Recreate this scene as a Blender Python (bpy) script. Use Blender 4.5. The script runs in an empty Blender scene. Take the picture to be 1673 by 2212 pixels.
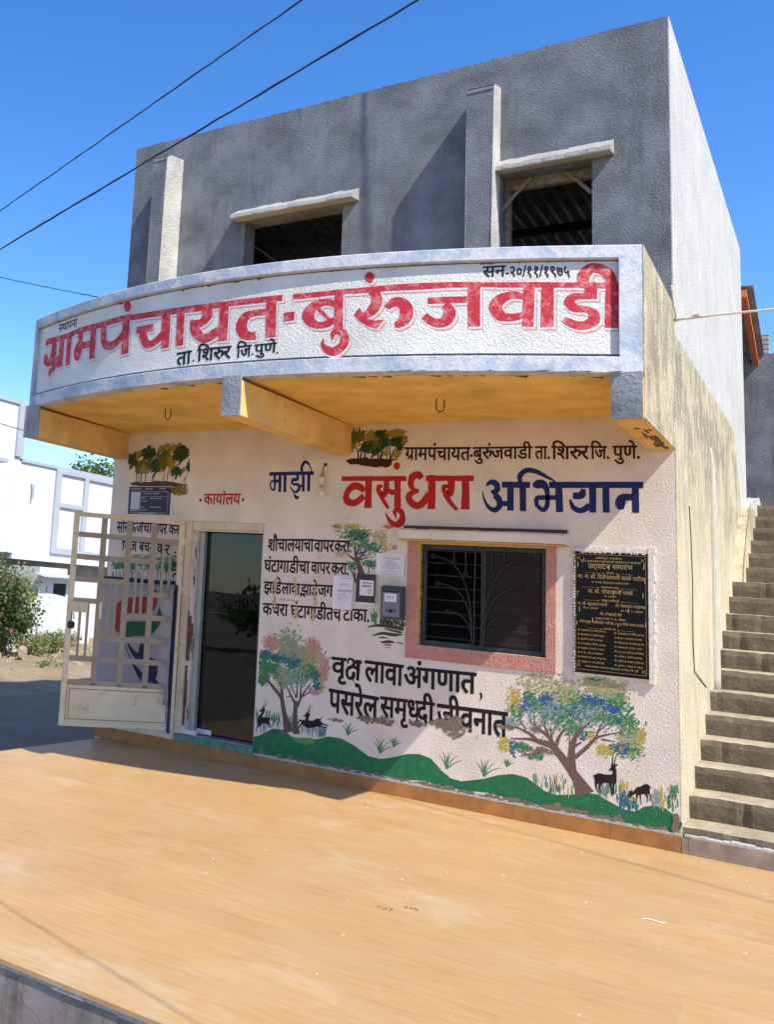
import bpy, math, random
from mathutils import Vector, Matrix
from mathutils.geometry import tessellate_polygon
R = math.radians
sc = bpy.context.scene
C = sc.collection

# ------------------------------------------------------------------ camera
cam = bpy.data.cameras.new('camera')
camo = bpy.data.objects.new('camera', cam); C.objects.link(camo); sc.camera = camo
yaw, pitch, roll = 0.665757159, 0.153779367, 0.0763672887
ca, sa, cb, sb, cc, s_ = math.cos(yaw), math.sin(yaw), math.cos(pitch), math.sin(pitch), math.cos(roll), math.sin(roll)
fw = Vector((-sa*cb, ca*cb, sb)); r0 = Vector((ca, sa, 0)); u0 = r0.cross(fw)
rt = cc*r0 + s_*u0; up = -s_*r0 + cc*u0
CAM = Vector((7.19085, -9.69056, 1.83461))
camo.matrix_world = Matrix(((rt.x, up.x, -fw.x, CAM.x), (rt.y, up.y, -fw.y, CAM.y), (rt.z, up.z, -fw.z, CAM.z), (0, 0, 0, 1)))
cam.sensor_width = 36; cam.lens = 2127.68/2212*36
cam.shift_x = (836.5-195.0)/2212; cam.shift_y = -(1106-917.75)/2212
cam.clip_end = 3000; cam.clip_start = .05

# ------------------------------------------------------------------ light
SUN = Vector((2.613, -.90, 3.302)).normalized()
w = bpy.data.worlds.new('World'); sc.world = w; w.use_nodes = True
nt = w.node_tree; bg = nt.nodes['Background']
sky = nt.nodes.new('ShaderNodeTexSky'); sky.sky_type = 'NISHITA'; sky.sun_disc = False
sky.sun_elevation = math.asin(SUN.z); sky.sun_rotation = math.atan2(SUN.x, SUN.y)
sky.air_density = 1.0; sky.dust_density = 0.2; sky.ozone_density = 3.5; sky.altitude = 300
hs = nt.nodes.new('ShaderNodeHueSaturation'); hs.inputs['Saturation'].default_value = 1.28; hs.inputs['Hue'].default_value = .508; hs.inputs['Value'].default_value = 1.04
nt.links.new(sky.outputs[0], hs.inputs['Color']); nt.links.new(hs.outputs[0], bg.inputs[0]); bg.inputs[1].default_value = 0.135
sl = bpy.data.lights.new('sun', 'SUN'); sl.energy = 3.5; sl.angle = R(.5); sl.color = (1, .935, .80)
so = bpy.data.objects.new('sun', sl); C.objects.link(so); so.location = (20, -8, 25)
so.rotation_euler = (-SUN).to_track_quat('-Z', 'Y').to_euler()
sc.view_settings.view_transform = 'Standard'; sc.view_settings.look = 'None'
sc.view_settings.exposure = 0.88; sc.view_settings.gamma = 1; sc.view_settings.use_curve_mapping = False
sc.cycles.max_bounces = 8; sc.cycles.transparent_max_bounces = 12

# ------------------------------------------------------------------ materials
def N(t, kind, **kw):
    n = t.nodes.new('ShaderNode'+kind)
    for k, v in kw.items(): setattr(n, k, v)
    return n
def ramp(t, fac, stops):
    n = N(t, 'ValToRGB'); e = n.color_ramp.elements
    while len(e) < len(stops): e.new(.5)
    for i, (p, c) in enumerate(stops):
        e[i].position = p; e[i].color = (*c, 1) if len(c) == 3 else c
    t.links.new(fac, n.inputs[0]); return n.outputs[0]
def coords(t, scale=(1, 1, 1), rot=(0, 0, 0)):
    tc = N(t, 'TexCoord'); mp = N(t, 'Mapping')
    mp.inputs['Scale'].default_value = scale; mp.inputs['Rotation'].default_value = rot
    t.links.new(tc.outputs['Object'], mp.inputs[0]); return mp.outputs[0]
def noise(t, vec, scale, detail=4, rough=.55, dist=0):
    n = N(t, 'TexNoise'); n.inputs['Scale'].default_value = scale; n.inputs['Detail'].default_value = detail
    n.inputs['Roughness'].default_value = rough; n.inputs['Distortion'].default_value = dist
    t.links.new(vec, n.inputs['Vector']); return n.outputs['Fac']
def mixc(t, f, a, b, mode='MIX'):
    n = N(t, 'Mix', data_type='RGBA', blend_type=mode)
    for s, v in ((0, f), (6, a), (7, b)):
        if hasattr(v, 'is_output'): t.links.new(v, n.inputs[s])
        elif s == 0: n.inputs[0].default_value = v
        else: n.inputs[s].default_value = (*v, 1)
    return n.outputs[2]
def mth(t, op, a, b=None, clamp=False):
    n = N(t, 'Math', operation=op, use_clamp=clamp)
    for i, v in enumerate((a, b)):
        if v is None: continue
        if hasattr(v, 'is_output'): t.links.new(v, n.inputs[i])
        else: n.inputs[i].default_value = v
    return n.outputs[0]
def base(name):
    m = bpy.data.materials.new(name); m.use_nodes = True
    t = m.node_tree; p = t.nodes['Principled BSDF']; return m, t, p
def setc(t, p, v, key='Base Color'):
    if hasattr(v, 'is_output'): t.links.new(v, p.inputs[key])
    else: p.inputs[key].default_value = (*v, 1)
def bump(t, p, h, strength, dist):
    b = N(t, 'Bump'); b.inputs['Strength'].default_value = strength; b.inputs['Distance'].default_value = dist
    t.links.new(h, b.inputs['Height']); t.links.new(b.outputs[0], p.inputs['Normal'])
def stucco_h(t, sc_=34):
    v = coords(t)
    a = noise(t, v, sc_, 3, .5, .6); b = noise(t, v, sc_*3.3, 2, .5, .3)
    return mth(t, 'ADD', mth(t, 'MULTIPLY', a, .75), mth(t, 'MULTIPLY', b, .3))
def plain(name, col, rough=.7, metal=0, var=.12, vs=9, bs=0, bd=.004, bsc=60, spec=.35):
    m, t, p = base(name)
    v = coords(t); f = noise(t, v, vs, 5, .6)
    lo = tuple(c*(1-var*1.6) for c in col); hi = tuple(min(1, c*(1+var)) for c in col)
    setc(t, p, ramp(t, f, [(.3, lo), (.7, hi)]))
    p.inputs['Roughness'].default_value = rough; p.inputs['Metallic'].default_value = metal
    p.inputs['Specular IOR Level'].default_value = spec
    if bs: bump(t, p, noise(t, v, bsc, 3, .55), bs, bd)
    return m
def stucco(name, col, spots=(.3, .27, .24), spot_amt=.35, var=.08, bs=.55, bd=.012, sc_=34, rough=.8, streak=0, streak_col=(.05, .045, .04), crack=0):
    """rendered, painted plaster: mottled colour, small dirt, relief"""
    m, t, p = base(name)
    v = coords(t)
    c = ramp(t, noise(t, v, 2.2, 5, .6), [(.3, tuple(k*(1-var*1.5) for k in col)), (.7, tuple(min(1, k*(1+var)) for k in col))])
    sp = ramp(t, noise(t, v, 7, 8, .7), [(.62, (0, 0, 0)), (.75, (1, 1, 1))])
    c = mixc(t, mth(t, 'MULTIPLY', sp, spot_amt), c, spots)
    if streak:
        sv = coords(t, (3.2, 3.2, .35)); st = noise(t, sv, 3.0, 8, .72)
        msk = ramp(t, noise(t, v, .9, 3, .5), [(.42, (0, 0, 0)), (.62, (1, 1, 1))])
        st = ramp(t, st, [(.50, (0, 0, 0)), (.68, (1, 1, 1))])
        c = mixc(t, mth(t, 'MULTIPLY', mth(t, 'MULTIPLY', st, msk), streak), c, streak_col)
    if crack:   # hairline cracks and scuffs
        vo = N(t, 'TexVoronoi', feature='DISTANCE_TO_EDGE'); vo.inputs['Scale'].default_value = 1.1
        wv = N(t, 'Mix', data_type='VECTOR'); wv.inputs[0].default_value = .35; nn = N(t, 'TexNoise'); nn.inputs['Scale'].default_value = 3; nn.inputs['Detail'].default_value = 6
        t.links.new(v, nn.inputs['Vector']); t.links.new(v, wv.inputs[4]); t.links.new(nn.outputs['Color'], wv.inputs[5]); t.links.new(wv.outputs[1], vo.inputs['Vector'])
        ck = ramp(t, vo.outputs['Distance'], [(0, (1, 1, 1)), (.006, (0, 0, 0))]); gate_ = ramp(t, noise(t, v, 1.3, 3, .5), [(.5, (0, 0, 0)), (.6, (1, 1, 1))])
        c = mixc(t, mth(t, 'MULTIPLY', mth(t, 'MULTIPLY', ck, gate_), crack), c, (.25, .2, .16))
        sc2 = ramp(t, noise(t, coords(t, (1, 1, 2.2)), 3.4, 8, .75), [(.6, (0, 0, 0)), (.72, (1, 1, 1))]); c = mixc(t, mth(t, 'MULTIPLY', sc2, .22), c, (.5, .40, .31))
    setc(t, p, c); p.inputs['Roughness'].default_value = rough; p.inputs['Specular IOR Level'].default_value = .1
    bump(t, p, stucco_h(t, sc_), bs, bd)
    return m
def paint(name, col, pale=None, amt=.25, rough=.5, bs=.85, dry=0):
    """brushed wall paint lying on the same plaster relief"""
    m, t, p = base(name); v = coords(t)
    pale = pale or tuple(min(1, k*1.5+.05) for k in col)
    f = ramp(t, noise(t, v, 14, 6, .65, .5), [(.48, (0, 0, 0)), (.72, (1, 1, 1))])
    setc(t, p, mixc(t, mth(t, 'MULTIPLY', f, amt), col, pale))
    p.inputs['Roughness'].default_value = rough; p.inputs['Specular IOR Level'].default_value = .16
    bump(t, p, stucco_h(t, 62), bs*.7, .018)
    if dry:   # dry brush: the plaster shows through between the bristle marks
        a = ramp(t, noise(t, coords(t, (1, 1, 1.5), (0, R(35), 0)), 75, 3, .6, .6), [(.40-.1+dry*.2, (0, 0, 0)), (.50-.1+dry*.2, (1, 1, 1))])
        t.links.new(a, p.inputs['Alpha'])
    return m
M = {}
M['wall'] = stucco('painted_plaster_pink_white', (.745, .648, .555), (.45, .33, .25), .3, var=.09, bs=.6, bd=.018, sc_=62, crack=.3)
M['sign_white'] = stucco('sign_panel_white', (.74, .715, .67), (.36, .35, .32), .6, .1, .85, .02, 52)
M['cement'] = stucco('grey_cement_plaster', (.215, .225, .25), (.085, .085, .095), .6, .26, 1, .024, 54, streak=.6, streak_col=(.07, .072, .08))
M['cement_sunlit'] = stucco('sunlit_face_cement', (.52, .51, .48), (.14, .14, .14), .5, .2, 1, .02, 36)
M['cement_light'] = stucco('pale_cement', (.40, .385, .35), (.2, .19, .17), .5, .15, .8, .014, 30)
M['soffit'] = stucco('ochre_soffit', (.80, .525, .155), (.2, .11, .04), .45, .16, .22, .006, 12)
M['beam'] = stucco('ochre_beam', (.75, .50, .19), (.12, .07, .03), .7, .16, .4, .01, 26)
M['endcap'] = stucco('bare_beam_end', (.30, .31, .33), (.10, .10, .12), .7, .3, .9, .014, 28)
M['pink'] = stucco('pink_window_surround', (.78, .43, .385), (.78, .6, .5), .1, .04, .3, .012, 58)
M['cream_edge'] = stucco('cream_plaster', (.72, .6, .34), (.2, .15, .09), .5, .1, .6)
# band of the parapet: flaking blue-grey distemper
m, t, p = base('flaking_blue_band'); v = coords(t)
c = ramp(t, noise(t, v, 3.2, 7, .7, .4), [(.34, (.28, .35, .47)), (.47, (.42, .47, .54)), (.55, (.60, .60, .60)), (.66, (.34, .44, .60))])
pk = ramp(t, noise(t, coords(t, (1, 1, 1.4)), 4.3, 6, .7), [(.62, (0, 0, 0)), (.67, (1, 1, 1))])
c = mixc(t, mth(t, 'MULTIPLY', pk, .65), c, (.58, .42, .37))
setc(t, p, c); p.inputs['Roughness'].default_value = .85; bump(t, p, stucco_h(t, 26), .6, .012); M['band'] = m
# side elevation: cream wash with black mould below the slab line, bare pale plaster above
def side_mat(name, with_grey):
    m, t, p = base(name); v = coords(t)
    sx = N(t, 'SeparateXYZ'); t.links.new(v, sx.inputs[0])
    cream = ramp(t, noise(t, v, 1.6, 5, .6), [(.3, (.56, .475, .30)), (.7, (.69, .60, .40))])
    grey = ramp(t, noise(t, v, 1.8, 6, .65), [(.3, (.53, .515, .485)), (.7, (.67, .65, .615))])
    st = noise(t, coords(t, (2.0, 2.0, .62)), 3.4, 9, .78, .6); st2 = noise(t, coords(t, (3, 3, 1.6)), 4, 9, .78)
    spk = ramp(t, noise(t, v, 48, 4, .7), [(.42, (0, 0, 0)), (.62, (1, 1, 1))])
    near = mth(t, 'SUBTRACT', 1, mth(t, 'MULTIPLY', mth(t, 'ABSOLUTE', mth(t, 'SUBTRACT', sx.outputs[2], 3.95)), .62), True)
    blot = ramp(t, noise(t, v, 1.5, 5, .6), [(.36, (.12, .12, .12)), (.62, (1, 1, 1))])
    g1 = ramp(t, mth(t, 'ADD', mth(t, 'MULTIPLY', st, .6), mth(t, 'MULTIPLY', st2, .4)), [(.42, (0, 0, 0)), (.535, (1, 1, 1))])
    grime = mth(t, 'MULTIPLY', g1, mth(t, 'ADD', .10, mth(t, 'MULTIPLY', mth(t, 'MULTIPLY', near, blot), 1.75)), True)
    grime = mth(t, 'MULTIPLY', grime, mth(t, 'ADD', .45, mth(t, 'MULTIPLY', spk, .55)))
    cream = mixc(t, mth(t, 'MULTIPLY', grime, .92), cream, (.085, .078, .06))
    pat = ramp(t, noise(t, coords(t, (1, 1, .6)), 1.7, 7, .7), [(.5, (0, 0, 0)), (.68, (1, 1, 1))])
    cream = mixc(t, mth(t, 'MULTIPLY', pat, .6), cream, (.40, .35, .26))
    foot = mth(t, 'SUBTRACT', 1, mth(t, 'MULTIPLY', sx.outputs[2], 1.6), True)
    cream = mixc(t, mth(t, 'MULTIPLY', foot, mth(t, 'MULTIPLY', st, .9)), cream, (.38, .32, .24))
    col = cream
    if with_grey:
        edge = mth(t, 'ADD', sx.outputs[2], mth(t, 'MULTIPLY', mth(t, 'SUBTRACT', noise(t, v, 9, 6, .7), .5), .3))
        far = mth(t, 'MULTIPLY', mth(t, 'SUBTRACT', sx.outputs[1], 5.35, True), 1.3, True)
        lim = mth(t, 'SUBTRACT', 4.33, mth(t, 'MULTIPLY', far, .9))
        up_ = mth(t, 'MULTIPLY', mth(t, 'SUBTRACT', edge, lim), 40, True)
        gd = ramp(t, noise(t, coords(t, (4, 4, .45)), 5, 8, .75), [(.46, (0, 0, 0)), (.70, (1, 1, 1))])
        grey = mixc(t, mth(t, 'MULTIPLY', gd, .5), grey, (.27, .26, .24))
        grey = mixc(t, mth(t, 'MULTIPLY', spk, .28), grey, (.22, .21, .2))
        col = mixc(t, up_, cream, grey)
    setc(t, p, col); p.inputs['Roughness'].default_value = .85; bump(t, p, stucco_h(t, 40), .9, .016); return m
M['side'] = side_mat('side_wall_wash', True); M['cream_mould'] = side_mat('balcony_side_wash', False)
# wood-look floor tiles: 1.2 m tiles, grain along x
m, t, p = base('wood_look_tiles'); v = coords(t)
br = N(t, 'TexBrick', offset=.5, squash=1.0); br.inputs['Scale'].default_value = 1
br.inputs['Brick Width'].default_value = 1.2; br.inputs['Row Height'].default_value = .3; br.inputs['Mortar Size'].default_value = .0028
br.inputs['Color1'].default_value = (.42, .42, .42, 1); br.inputs['Color2'].default_value = (.57, .57, .57, 1); br.inputs['Mortar'].default_value = (0, 0, 0, 1)
mp = N(t, 'Mapping'); mp.inputs['Location'].default_value = (-.45, .12, 0); t.links.new(v, mp.inputs[0]); t.links.new(mp.outputs[0], br.inputs['Vector'])
g1 = noise(t, coords(t, (1.1, 13, 1)), 2.6, 7, .62, .9); g2 = noise(t, coords(t, (2.2, 60, 1)), 2.0, 5, .6, .3)
g = mth(t, 'ADD', mth(t, 'MULTIPLY', g1, .7), mth(t, 'MULTIPLY', g2, .3))
c = ramp(t, g, [(.33, (.40, .215, .082)), (.45, (.475, .28, .115)), (.58, (.52, .32, .14)), (.72, (.57, .375, .178))])
c = mixc(t, .35, c, br.outputs['Color'], 'OVERLAY')
knot = ramp(t, noise(t, coords(t, (1.6, 6, 1)), 3.2, 3, .5), [(.71, (0, 0, 0)), (.78, (1, 1, 1))])
c = mixc(t, mth(t, 'MULTIPLY', knot, .3), c, (.42, .2, .08))
dst = ramp(t, noise(t, v, 1.3, 6, .6), [(.45, (0, 0, 0)), (.75, (1, 1, 1))])
c = mixc(t, mth(t, 'MULTIPLY', dst, .25), c, (.55, .45, .30))
pt = ramp(t, noise(t, coords(t, (.8, 1.6, 1)), 1.5, 5, .6), [(.35, (0, 0, 0)), (.65, (1, 1, 1))])
c = mixc(t, mth(t, 'MULTIPLY', pt, .30), c, (.45, .28, .115))
sm = ramp(t, noise(t, coords(t, (1, 1.5, 1)), .75, 8, .72), [(.55, (0, 0, 0)), (.70, (1, 1, 1))])
c = mixc(t, mth(t, 'MULTIPLY', sm, .45), c, (.60, .50, .37))
ft = ramp(t, noise(t, v, 5.5, 5, .7), [(.66, (0, 0, 0)), (.72, (1, 1, 1))])
c = mixc(t, mth(t, 'MULTIPLY', ft, .22), c, (.27, .16, .07))
fl = ramp(t, noise(t, v, 16, 2, .5), [(.77, (0, 0, 0)), (.79, (1, 1, 1))])
c = mixc(t, mth(t, 'MULTIPLY', fl, .6), c, (.78, .72, .65))
c = mixc(t, mth(t, 'MULTIPLY', br.outputs['Fac'], .3), c, (.60, .48, .36))
setc(t, p, c); p.inputs['Roughness'].default_value = .5; p.inputs['Specular IOR Level'].default_value = .25
bump(t, p, g, .06, .004); M['tile'] = m
M['skirt'] = plain('skirting_tile', (.40, .17, .05), .4, var=.18, vs=5)
M['skirt_old'] = plain('skirting_tile_worn', (.31, .225, .17), .6, var=.2, vs=7)
M['grout'] = plain('cement_joint', (.45, .43, .40), .9, var=.2, vs=30)
m, t, p = base('platform_concrete'); v = coords(t)
c = ramp(t, noise(t, v, 3, 7, .7), [(.3, (.19, .155, .135)), (.7, (.34, .285, .245))])
vo = N(t, 'TexVoronoi', feature='DISTANCE_TO_EDGE'); vo.inputs['Scale'].default_value = 3.3
wv = N(t, 'Mix', data_type='VECTOR'); wv.inputs[0].default_value = .16
nn = N(t, 'TexNoise'); nn.inputs['Scale'].default_value = 5; t.links.new(v, nn.inputs['Vector'])
t.links.new(v, wv.inputs[4]); t.links.new(nn.outputs['Color'], wv.inputs[5]); t.links.new(wv.outputs[1], vo.inputs['Vector'])
crk = ramp(t, vo.outputs['Distance'], [(0, (1, 1, 1)), (.025, (0, 0, 0))])
c = mixc(t, mth(t, 'MULTIPLY', crk, .35), c, (.05, .045, .04)); wt = ramp(t, noise(t, coords(t, (2.5, 1, .8)), 2.4, 7, .7), [(.48, (0, 0, 0)), (.68, (1, 1, 1))]); c = mixc(t, mth(t, 'MULTIPLY', wt, .6), c, (.07, .05, .04)); setc(t, p, c); p.inputs['Roughness'].default_value = .9
bump(t, p, noise(t, v, 30, 5, .6), .4, .008); M['platform_side'] = m
m, t, p = base('stair_concrete'); v = coords(t)
c = ramp(t, noise(t, v, 2.6, 8, .7), [(.28, (.065, .047, .029)), (.5, (.135, .102, .065)), (.72, (.215, .168, .112))])
dk = ramp(t, noise(t, coords(t, (1.5, 1, 2.5)), 4.5, 7, .7), [(.52, (0, 0, 0)), (.68, (1, 1, 1))])
c = mixc(t, mth(t, 'MULTIPLY', dk, .6), c, (.11, .085, .06)); setc(t, p, c); p.inputs['Roughness'].default_value = .92
bump(t, p, mth(t, 'ADD', noise(t, v, 24, 6, .65), noise(t, v, 5, 2, .5)), .8, .02); M['stair'] = m
M['tread'] = stucco('dusty_lit_tread', (.42, .355, .245), (.25, .2, .15), .5, .2, 1, .02, 30)  # treads paler than risers: dust, plus light put into the colour
M['cream_metal'] = plain('cream_enamel_metal', (.30, .235, .165), .45, var=.1, vs=6, spec=.4)
m, t, p = base('cream_enamel_rusting'); v = coords(t)
c = ramp(t, noise(t, v, 3, 5, .6), [(.3, (.55, .44, .28)), (.7, (.68, .57, .39))])
ru = ramp(t, noise(t, v, 8, 9, .75), [(.56, (0, 0, 0)), (.66, (1, 1, 1))])
c = mixc(t, mth(t, 'MULTIPLY', ru, .55), c, (.2, .09, .035)); setc(t, p, c); p.inputs['Roughness'].default_value = .5; M['frame_cream'] = m
M['seam'] = plain('rust_line', (.30, .17, .05), .8, var=.3, vs=30)
m, t, p = base('worn_pink_jamb'); v = coords(t, (2.5, 2.5, .5))
c = ramp(t, noise(t, v, 4, 6, .65), [(.3, (.50, .39, .35)), (.6, (.62, .52, .47))])
c = mixc(t, ramp(t, noise(t, v, 5, 8, .7), [(.50, (0, 0, 0)), (.56, (1, 1, 1))]), c, (.10, .045, .035)); setc(t, p, c); p.inputs['Roughness'].default_value = .8; M['jamb_pink'] = m
M['jamb_brown'] = plain('bare_brown_wood', (.13, .06, .045), .8, var=.35, vs=12, bs=.4)
M['alu'] = plain('grey_aluminium', (.36, .37, .36), .4, .4, var=.08)
M['alu_dark'] = plain('dark_window_section', (.055, .056, .065), .45, .2, var=.3, vs=14)
M['black'] = plain('black_paint', (.012, .011, .013), .5, var=.1)
M['iron'] = plain('dark_grille_iron', (.04, .036, .034), .55, .3, var=.3, vs=40)
M['steel'] = plain('worn_steel', (.42, .40, .36), .35, .8, var=.2, vs=30)
M['rust'] = plain('rusty_iron', (.16, .07, .035), .8, .2, var=.35, vs=40)
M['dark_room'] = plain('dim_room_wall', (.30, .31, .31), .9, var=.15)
M['tin'] = plain('corrugated_tin', (.30, .285, .28), .55, .35, var=.25, vs=4)
M['purlin'] = plain('red_oxide_steel', (.55, .15, .055), .6, var=.12)
M['wood'] = plain('old_timber', (.24, .17, .115), .85, var=.3, vs=18, bs=.4)
M['paper'] = plain('white_paper', (.74, .70, .74), .8, var=.04)
M['print'] = plain('grey_print', (.22, .2, .24), .8, var=.1)
M['poster'] = plain('dark_poster', (.055, .045, .045), .6, var=.2, vs=30)
M['navy_board'] = plain('dark_navy_board', (.018, .018, .032), .35, var=.1)
M['board_print'] = plain('board_print', (.5, .5, .55), .6, var=.05)
M['box_grey'] = plain('charcoal_box_metal', (.075, .075, .085), .5, .2, var=.08)
M['box_door'] = plain('grey_box_metal', (.185, .19, .21), .45, .2, var=.08)
M['granite'] = plain('polished_black_granite', (.008, .007, .007), .25, var=.5, vs=60, spec=.12)
M['gold'] = plain('gold_engraving', (.45, .30, .11), .5, .2, var=.2, vs=60)
M['mortar_white'] = plain('lime_mortar', (.72, .66, .58), .9, var=.15, vs=30, bs=.5)
M['bulb'] = plain('frosted_bulb', (.72, .62, .50), .25, var=.05, spec=.5)
M['bakelite'] = plain('cream_bakelite', (.70, .58, .38), .35, var=.06)
M['cable'] = plain('black_cable', (.03, .03, .04), .6, var=.1)
M['rope'] = plain('pale_rope', (.72, .62, .50), .8, var=.12, vs=40)
M['pipe'] = plain('white_pvc', (.50, .46, .37), .5, var=.08)
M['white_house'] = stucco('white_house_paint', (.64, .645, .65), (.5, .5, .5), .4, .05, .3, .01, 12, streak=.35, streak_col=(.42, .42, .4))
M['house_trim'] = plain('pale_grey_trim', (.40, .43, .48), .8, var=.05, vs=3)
M['house_shade'] = plain('shaded_house_plaster', (.36, .36, .37), .9, var=.12, vs=2)  # ground floor under the overhang: its shade is put into the grey
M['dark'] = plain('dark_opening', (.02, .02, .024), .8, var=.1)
M['banner'] = plain('white_flex_banner', (.36, .305, .295), .45, var=.05, vs=3)
M['blue_edge'] = plain('blue_flex_back', (.02, .035, .085), .5, var=.1)
M['carton'] = plain('brown_carton', (.44, .30, .17), .8, var=.1)
M['teal_cloth'] = plain('teal_plastic', (.02, .10, .10), .6, var=.1)
M['brick_w'] = plain('white_washed_brick', (.66, .65, .66), .8, var=.1)
M['sill'] = plain('stone_sill', (.26, .26, .27), .5, var=.25, vs=6)
M['green_step'] = plain('green_painted_step', (.12, .24, .16), .8, var=.3, vs=10)
m, t, p = base('ground_dirt'); v = coords(t)
c = ramp(t, noise(t, v, .9, 9, .68), [(.3, (.16, .115, .07)), (.48, (.27, .20, .125)), (.7, (.37, .29, .195))])
gr = ramp(t, noise(t, v, .6, 8, .7), [(.56, (0, 0, 0)), (.66, (1, 1, 1))])
c = mixc(t, mth(t, 'MULTIPLY', gr, .35), c, (.17, .17, .07)); setc(t, p, c); p.inputs['Roughness'].default_value = .95
bump(t, p, noise(t, v, 6, 8, .7), .9, .06); M['dirt'] = m
m, t, p = base('dusty_tarmac'); v = coords(t)
c = ramp(t, noise(t, v, 1.1, 8, .65), [(.3, (.17, .122, .08)), (.7, (.26, .19, .13))])
c = mixc(t, mth(t, 'MULTIPLY', ramp(t, noise(t, v, 60, 3, .6), [(.4, (0, 0, 0)), (.7, (1, 1, 1))]), .3), c, (.14, .13, .13))
setc(t, p, c); p.inputs['Roughness'].default_value = .95; bump(t, p, noise(t, v, 50, 4, .6), .5, .01); M['road'] = m
M['rock'] = plain('tan_boulder', (.36, .29, .205), .95, var=.25, vs=5, bs=.8, bd=.03, bsc=9)
M['bark'] = plain('bark', (.16, .115, .08), .95, var=.3, vs=20, bs=.8, bd=.01, bsc=40)
def leafmat(name, col, tr=.3):
    m, t, p = base(name); v = coords(t)
    setc(t, p, ramp(t, noise(t, v, 5, 4, .6), [(.3, tuple(k*.6 for k in col)), (.7, tuple(k*1.3 for k in col))]))
    p.inputs['Roughness'].default_value = .6; p.inputs['Specular IOR Level'].default_value = .3
    tl = N(t, 'BsdfTranslucent'); tl.inputs[0].default_value = (col[0]*1.2, col[1]*1.3, col[2]*.8, 1)
    mx = N(t, 'MixShader'); mx.inputs[0].default_value = tr; o = t.nodes['Material Output']
    t.links.new(p.outputs[0], mx.inputs[1]); t.links.new(tl.outputs[0], mx.inputs[2]); t.links.new(mx.outputs[0], o.inputs[0])
    return m
M['leaf'] = leafmat('leaf_green', (.15, .215, .075)); M['leaf2'] = leafmat('leaf_light', (.29, .32, .145)); M['leaf_d'] = leafmat('leaf_dark', (.075, .12, .045))
M['dry'] = leafmat('dry_weed', (.30, .25, .12)); M['flower'] = plain('red_flower', (.5, .06, .03), .6)
# glass: clear pane with real reflections
def glassmat(name, tint):
    m = bpy.data.materials.new(name); m.use_nodes = True; t = m.node_tree; t.nodes.clear()
    o = N(t, 'OutputMaterial'); mx = N(t, 'MixShader'); fr = N(t, 'Fresnel'); fr.inputs[0].default_value = 1.55
    tr = N(t, 'BsdfTransparent'); tr.inputs[0].default_value = (*tint, 1); gl = N(t, 'BsdfGlossy'); gl.inputs['Roughness'].default_value = .015
    gl.inputs[0].default_value = (.6, .63, .66, 1)
    wv = noise(t, coords(t), 3, 2, .5); b = N(t, 'Bump'); b.inputs['Strength'].default_value = .03; b.inputs['Distance'].default_value = .02
    t.links.new(wv, b.inputs['Height']); t.links.new(b.outputs[0], gl.inputs['Normal'])
    t.links.new(fr.outputs[0], mx.inputs[0]); t.links.new(tr.outputs[0], mx.inputs[1]); t.links.new(gl.outputs[0], mx.inputs[2]); t.links.new(mx.outputs[0], o.inputs[0])
    return m
M['glass'] = glassmat('tinted_glass', (.55, .58, .6)); M['mesh_screen'] = plain('brown_insect_mesh', (.02, .014, .013), .85, var=.1)
# wall paints
P_ = dict(sred=((.52, .032, .05), (.72, .30, .29), 1.0), spale=((.60, .30, .29), (.7, .5, .48), .5), wred=((.46, .016, .014), None, .12), cred=((.42, .02, .02), None, .15),
  navy=((.012, .02, .10), (.015, .05, .22), .4), black=((.014, .013, .02), None, .1), bblack=((.016, .012, .012), None, .15), brown=((.035, .014, .01), None, .2),
  green=((.022, .15, .06), (.05, .25, .11), .6), lgreen=((.09, .27, .07), None, .4), trunk=((.115, .075, .075), (.2, .11, .09), .6), trunkr=((.17, .095, .075), (.12, .10, .11), .7), trunkb=((.07, .022, .014), None, .2),
  pink=((.55, .25, .19), (.62, .40, .32), .6), pgreen=((.27, .33, .17), (.42, .42, .28), .5), olive=((.38, .33, .14), (.5, .42, .22), .5), teal=((.035, .13, .17), (.09, .25, .27), .6), pteal=((.22, .32, .30), (.45, .45, .42), .6),
  mgreen=((.05, .21, .075), (.14, .34, .16), .6), dgreen=((.022, .06, .016), (.07, .11, .03), .5), blue=((.025, .085, .33), (.08, .18, .4), .5), yel=((.50, .38, .06), (.58, .48, .2), .5), pyel=((.43, .38, .16), (.56, .48, .32), .6),
  ogreen=((.10, .11, .018), (.2, .19, .03), .6), oyel=((.30, .22, .025), (.42, .32, .07), .6), mred=((.55, .16, .09), None, .5), mbrown=((.085, .048, .036), (.15, .09, .06), .5), dbrown=((.045, .014, .009), None, .2),
  dblack=((.022, .014, .013), None, .1), slate=((.03, .04, .05), (.08, .1, .1), .4), plaster=((.19, .145, .105), (.27, .22, .16), .7), tape=((.52, .40, .20), (.6, .5, .3), .6), ered=((.32, .05, .04), None, .05), egreen=((.03, .11, .05), None, .05), epurple=((.035, .025, .065), None, .05))
for k, (c_, pl, a_) in P_.items(): M[k] = paint('paint_'+k, c_, pl, a_, .55 if k not in ('navy', 'green') else .38, dry=.28 if k in ('pink', 'pgreen', 'olive', 'teal', 'pteal', 'mgreen', 'blue', 'yel', 'pyel', 'mred') else .12 if k in ('dgreen', 'ogreen', 'oyel') else 0)
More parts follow.
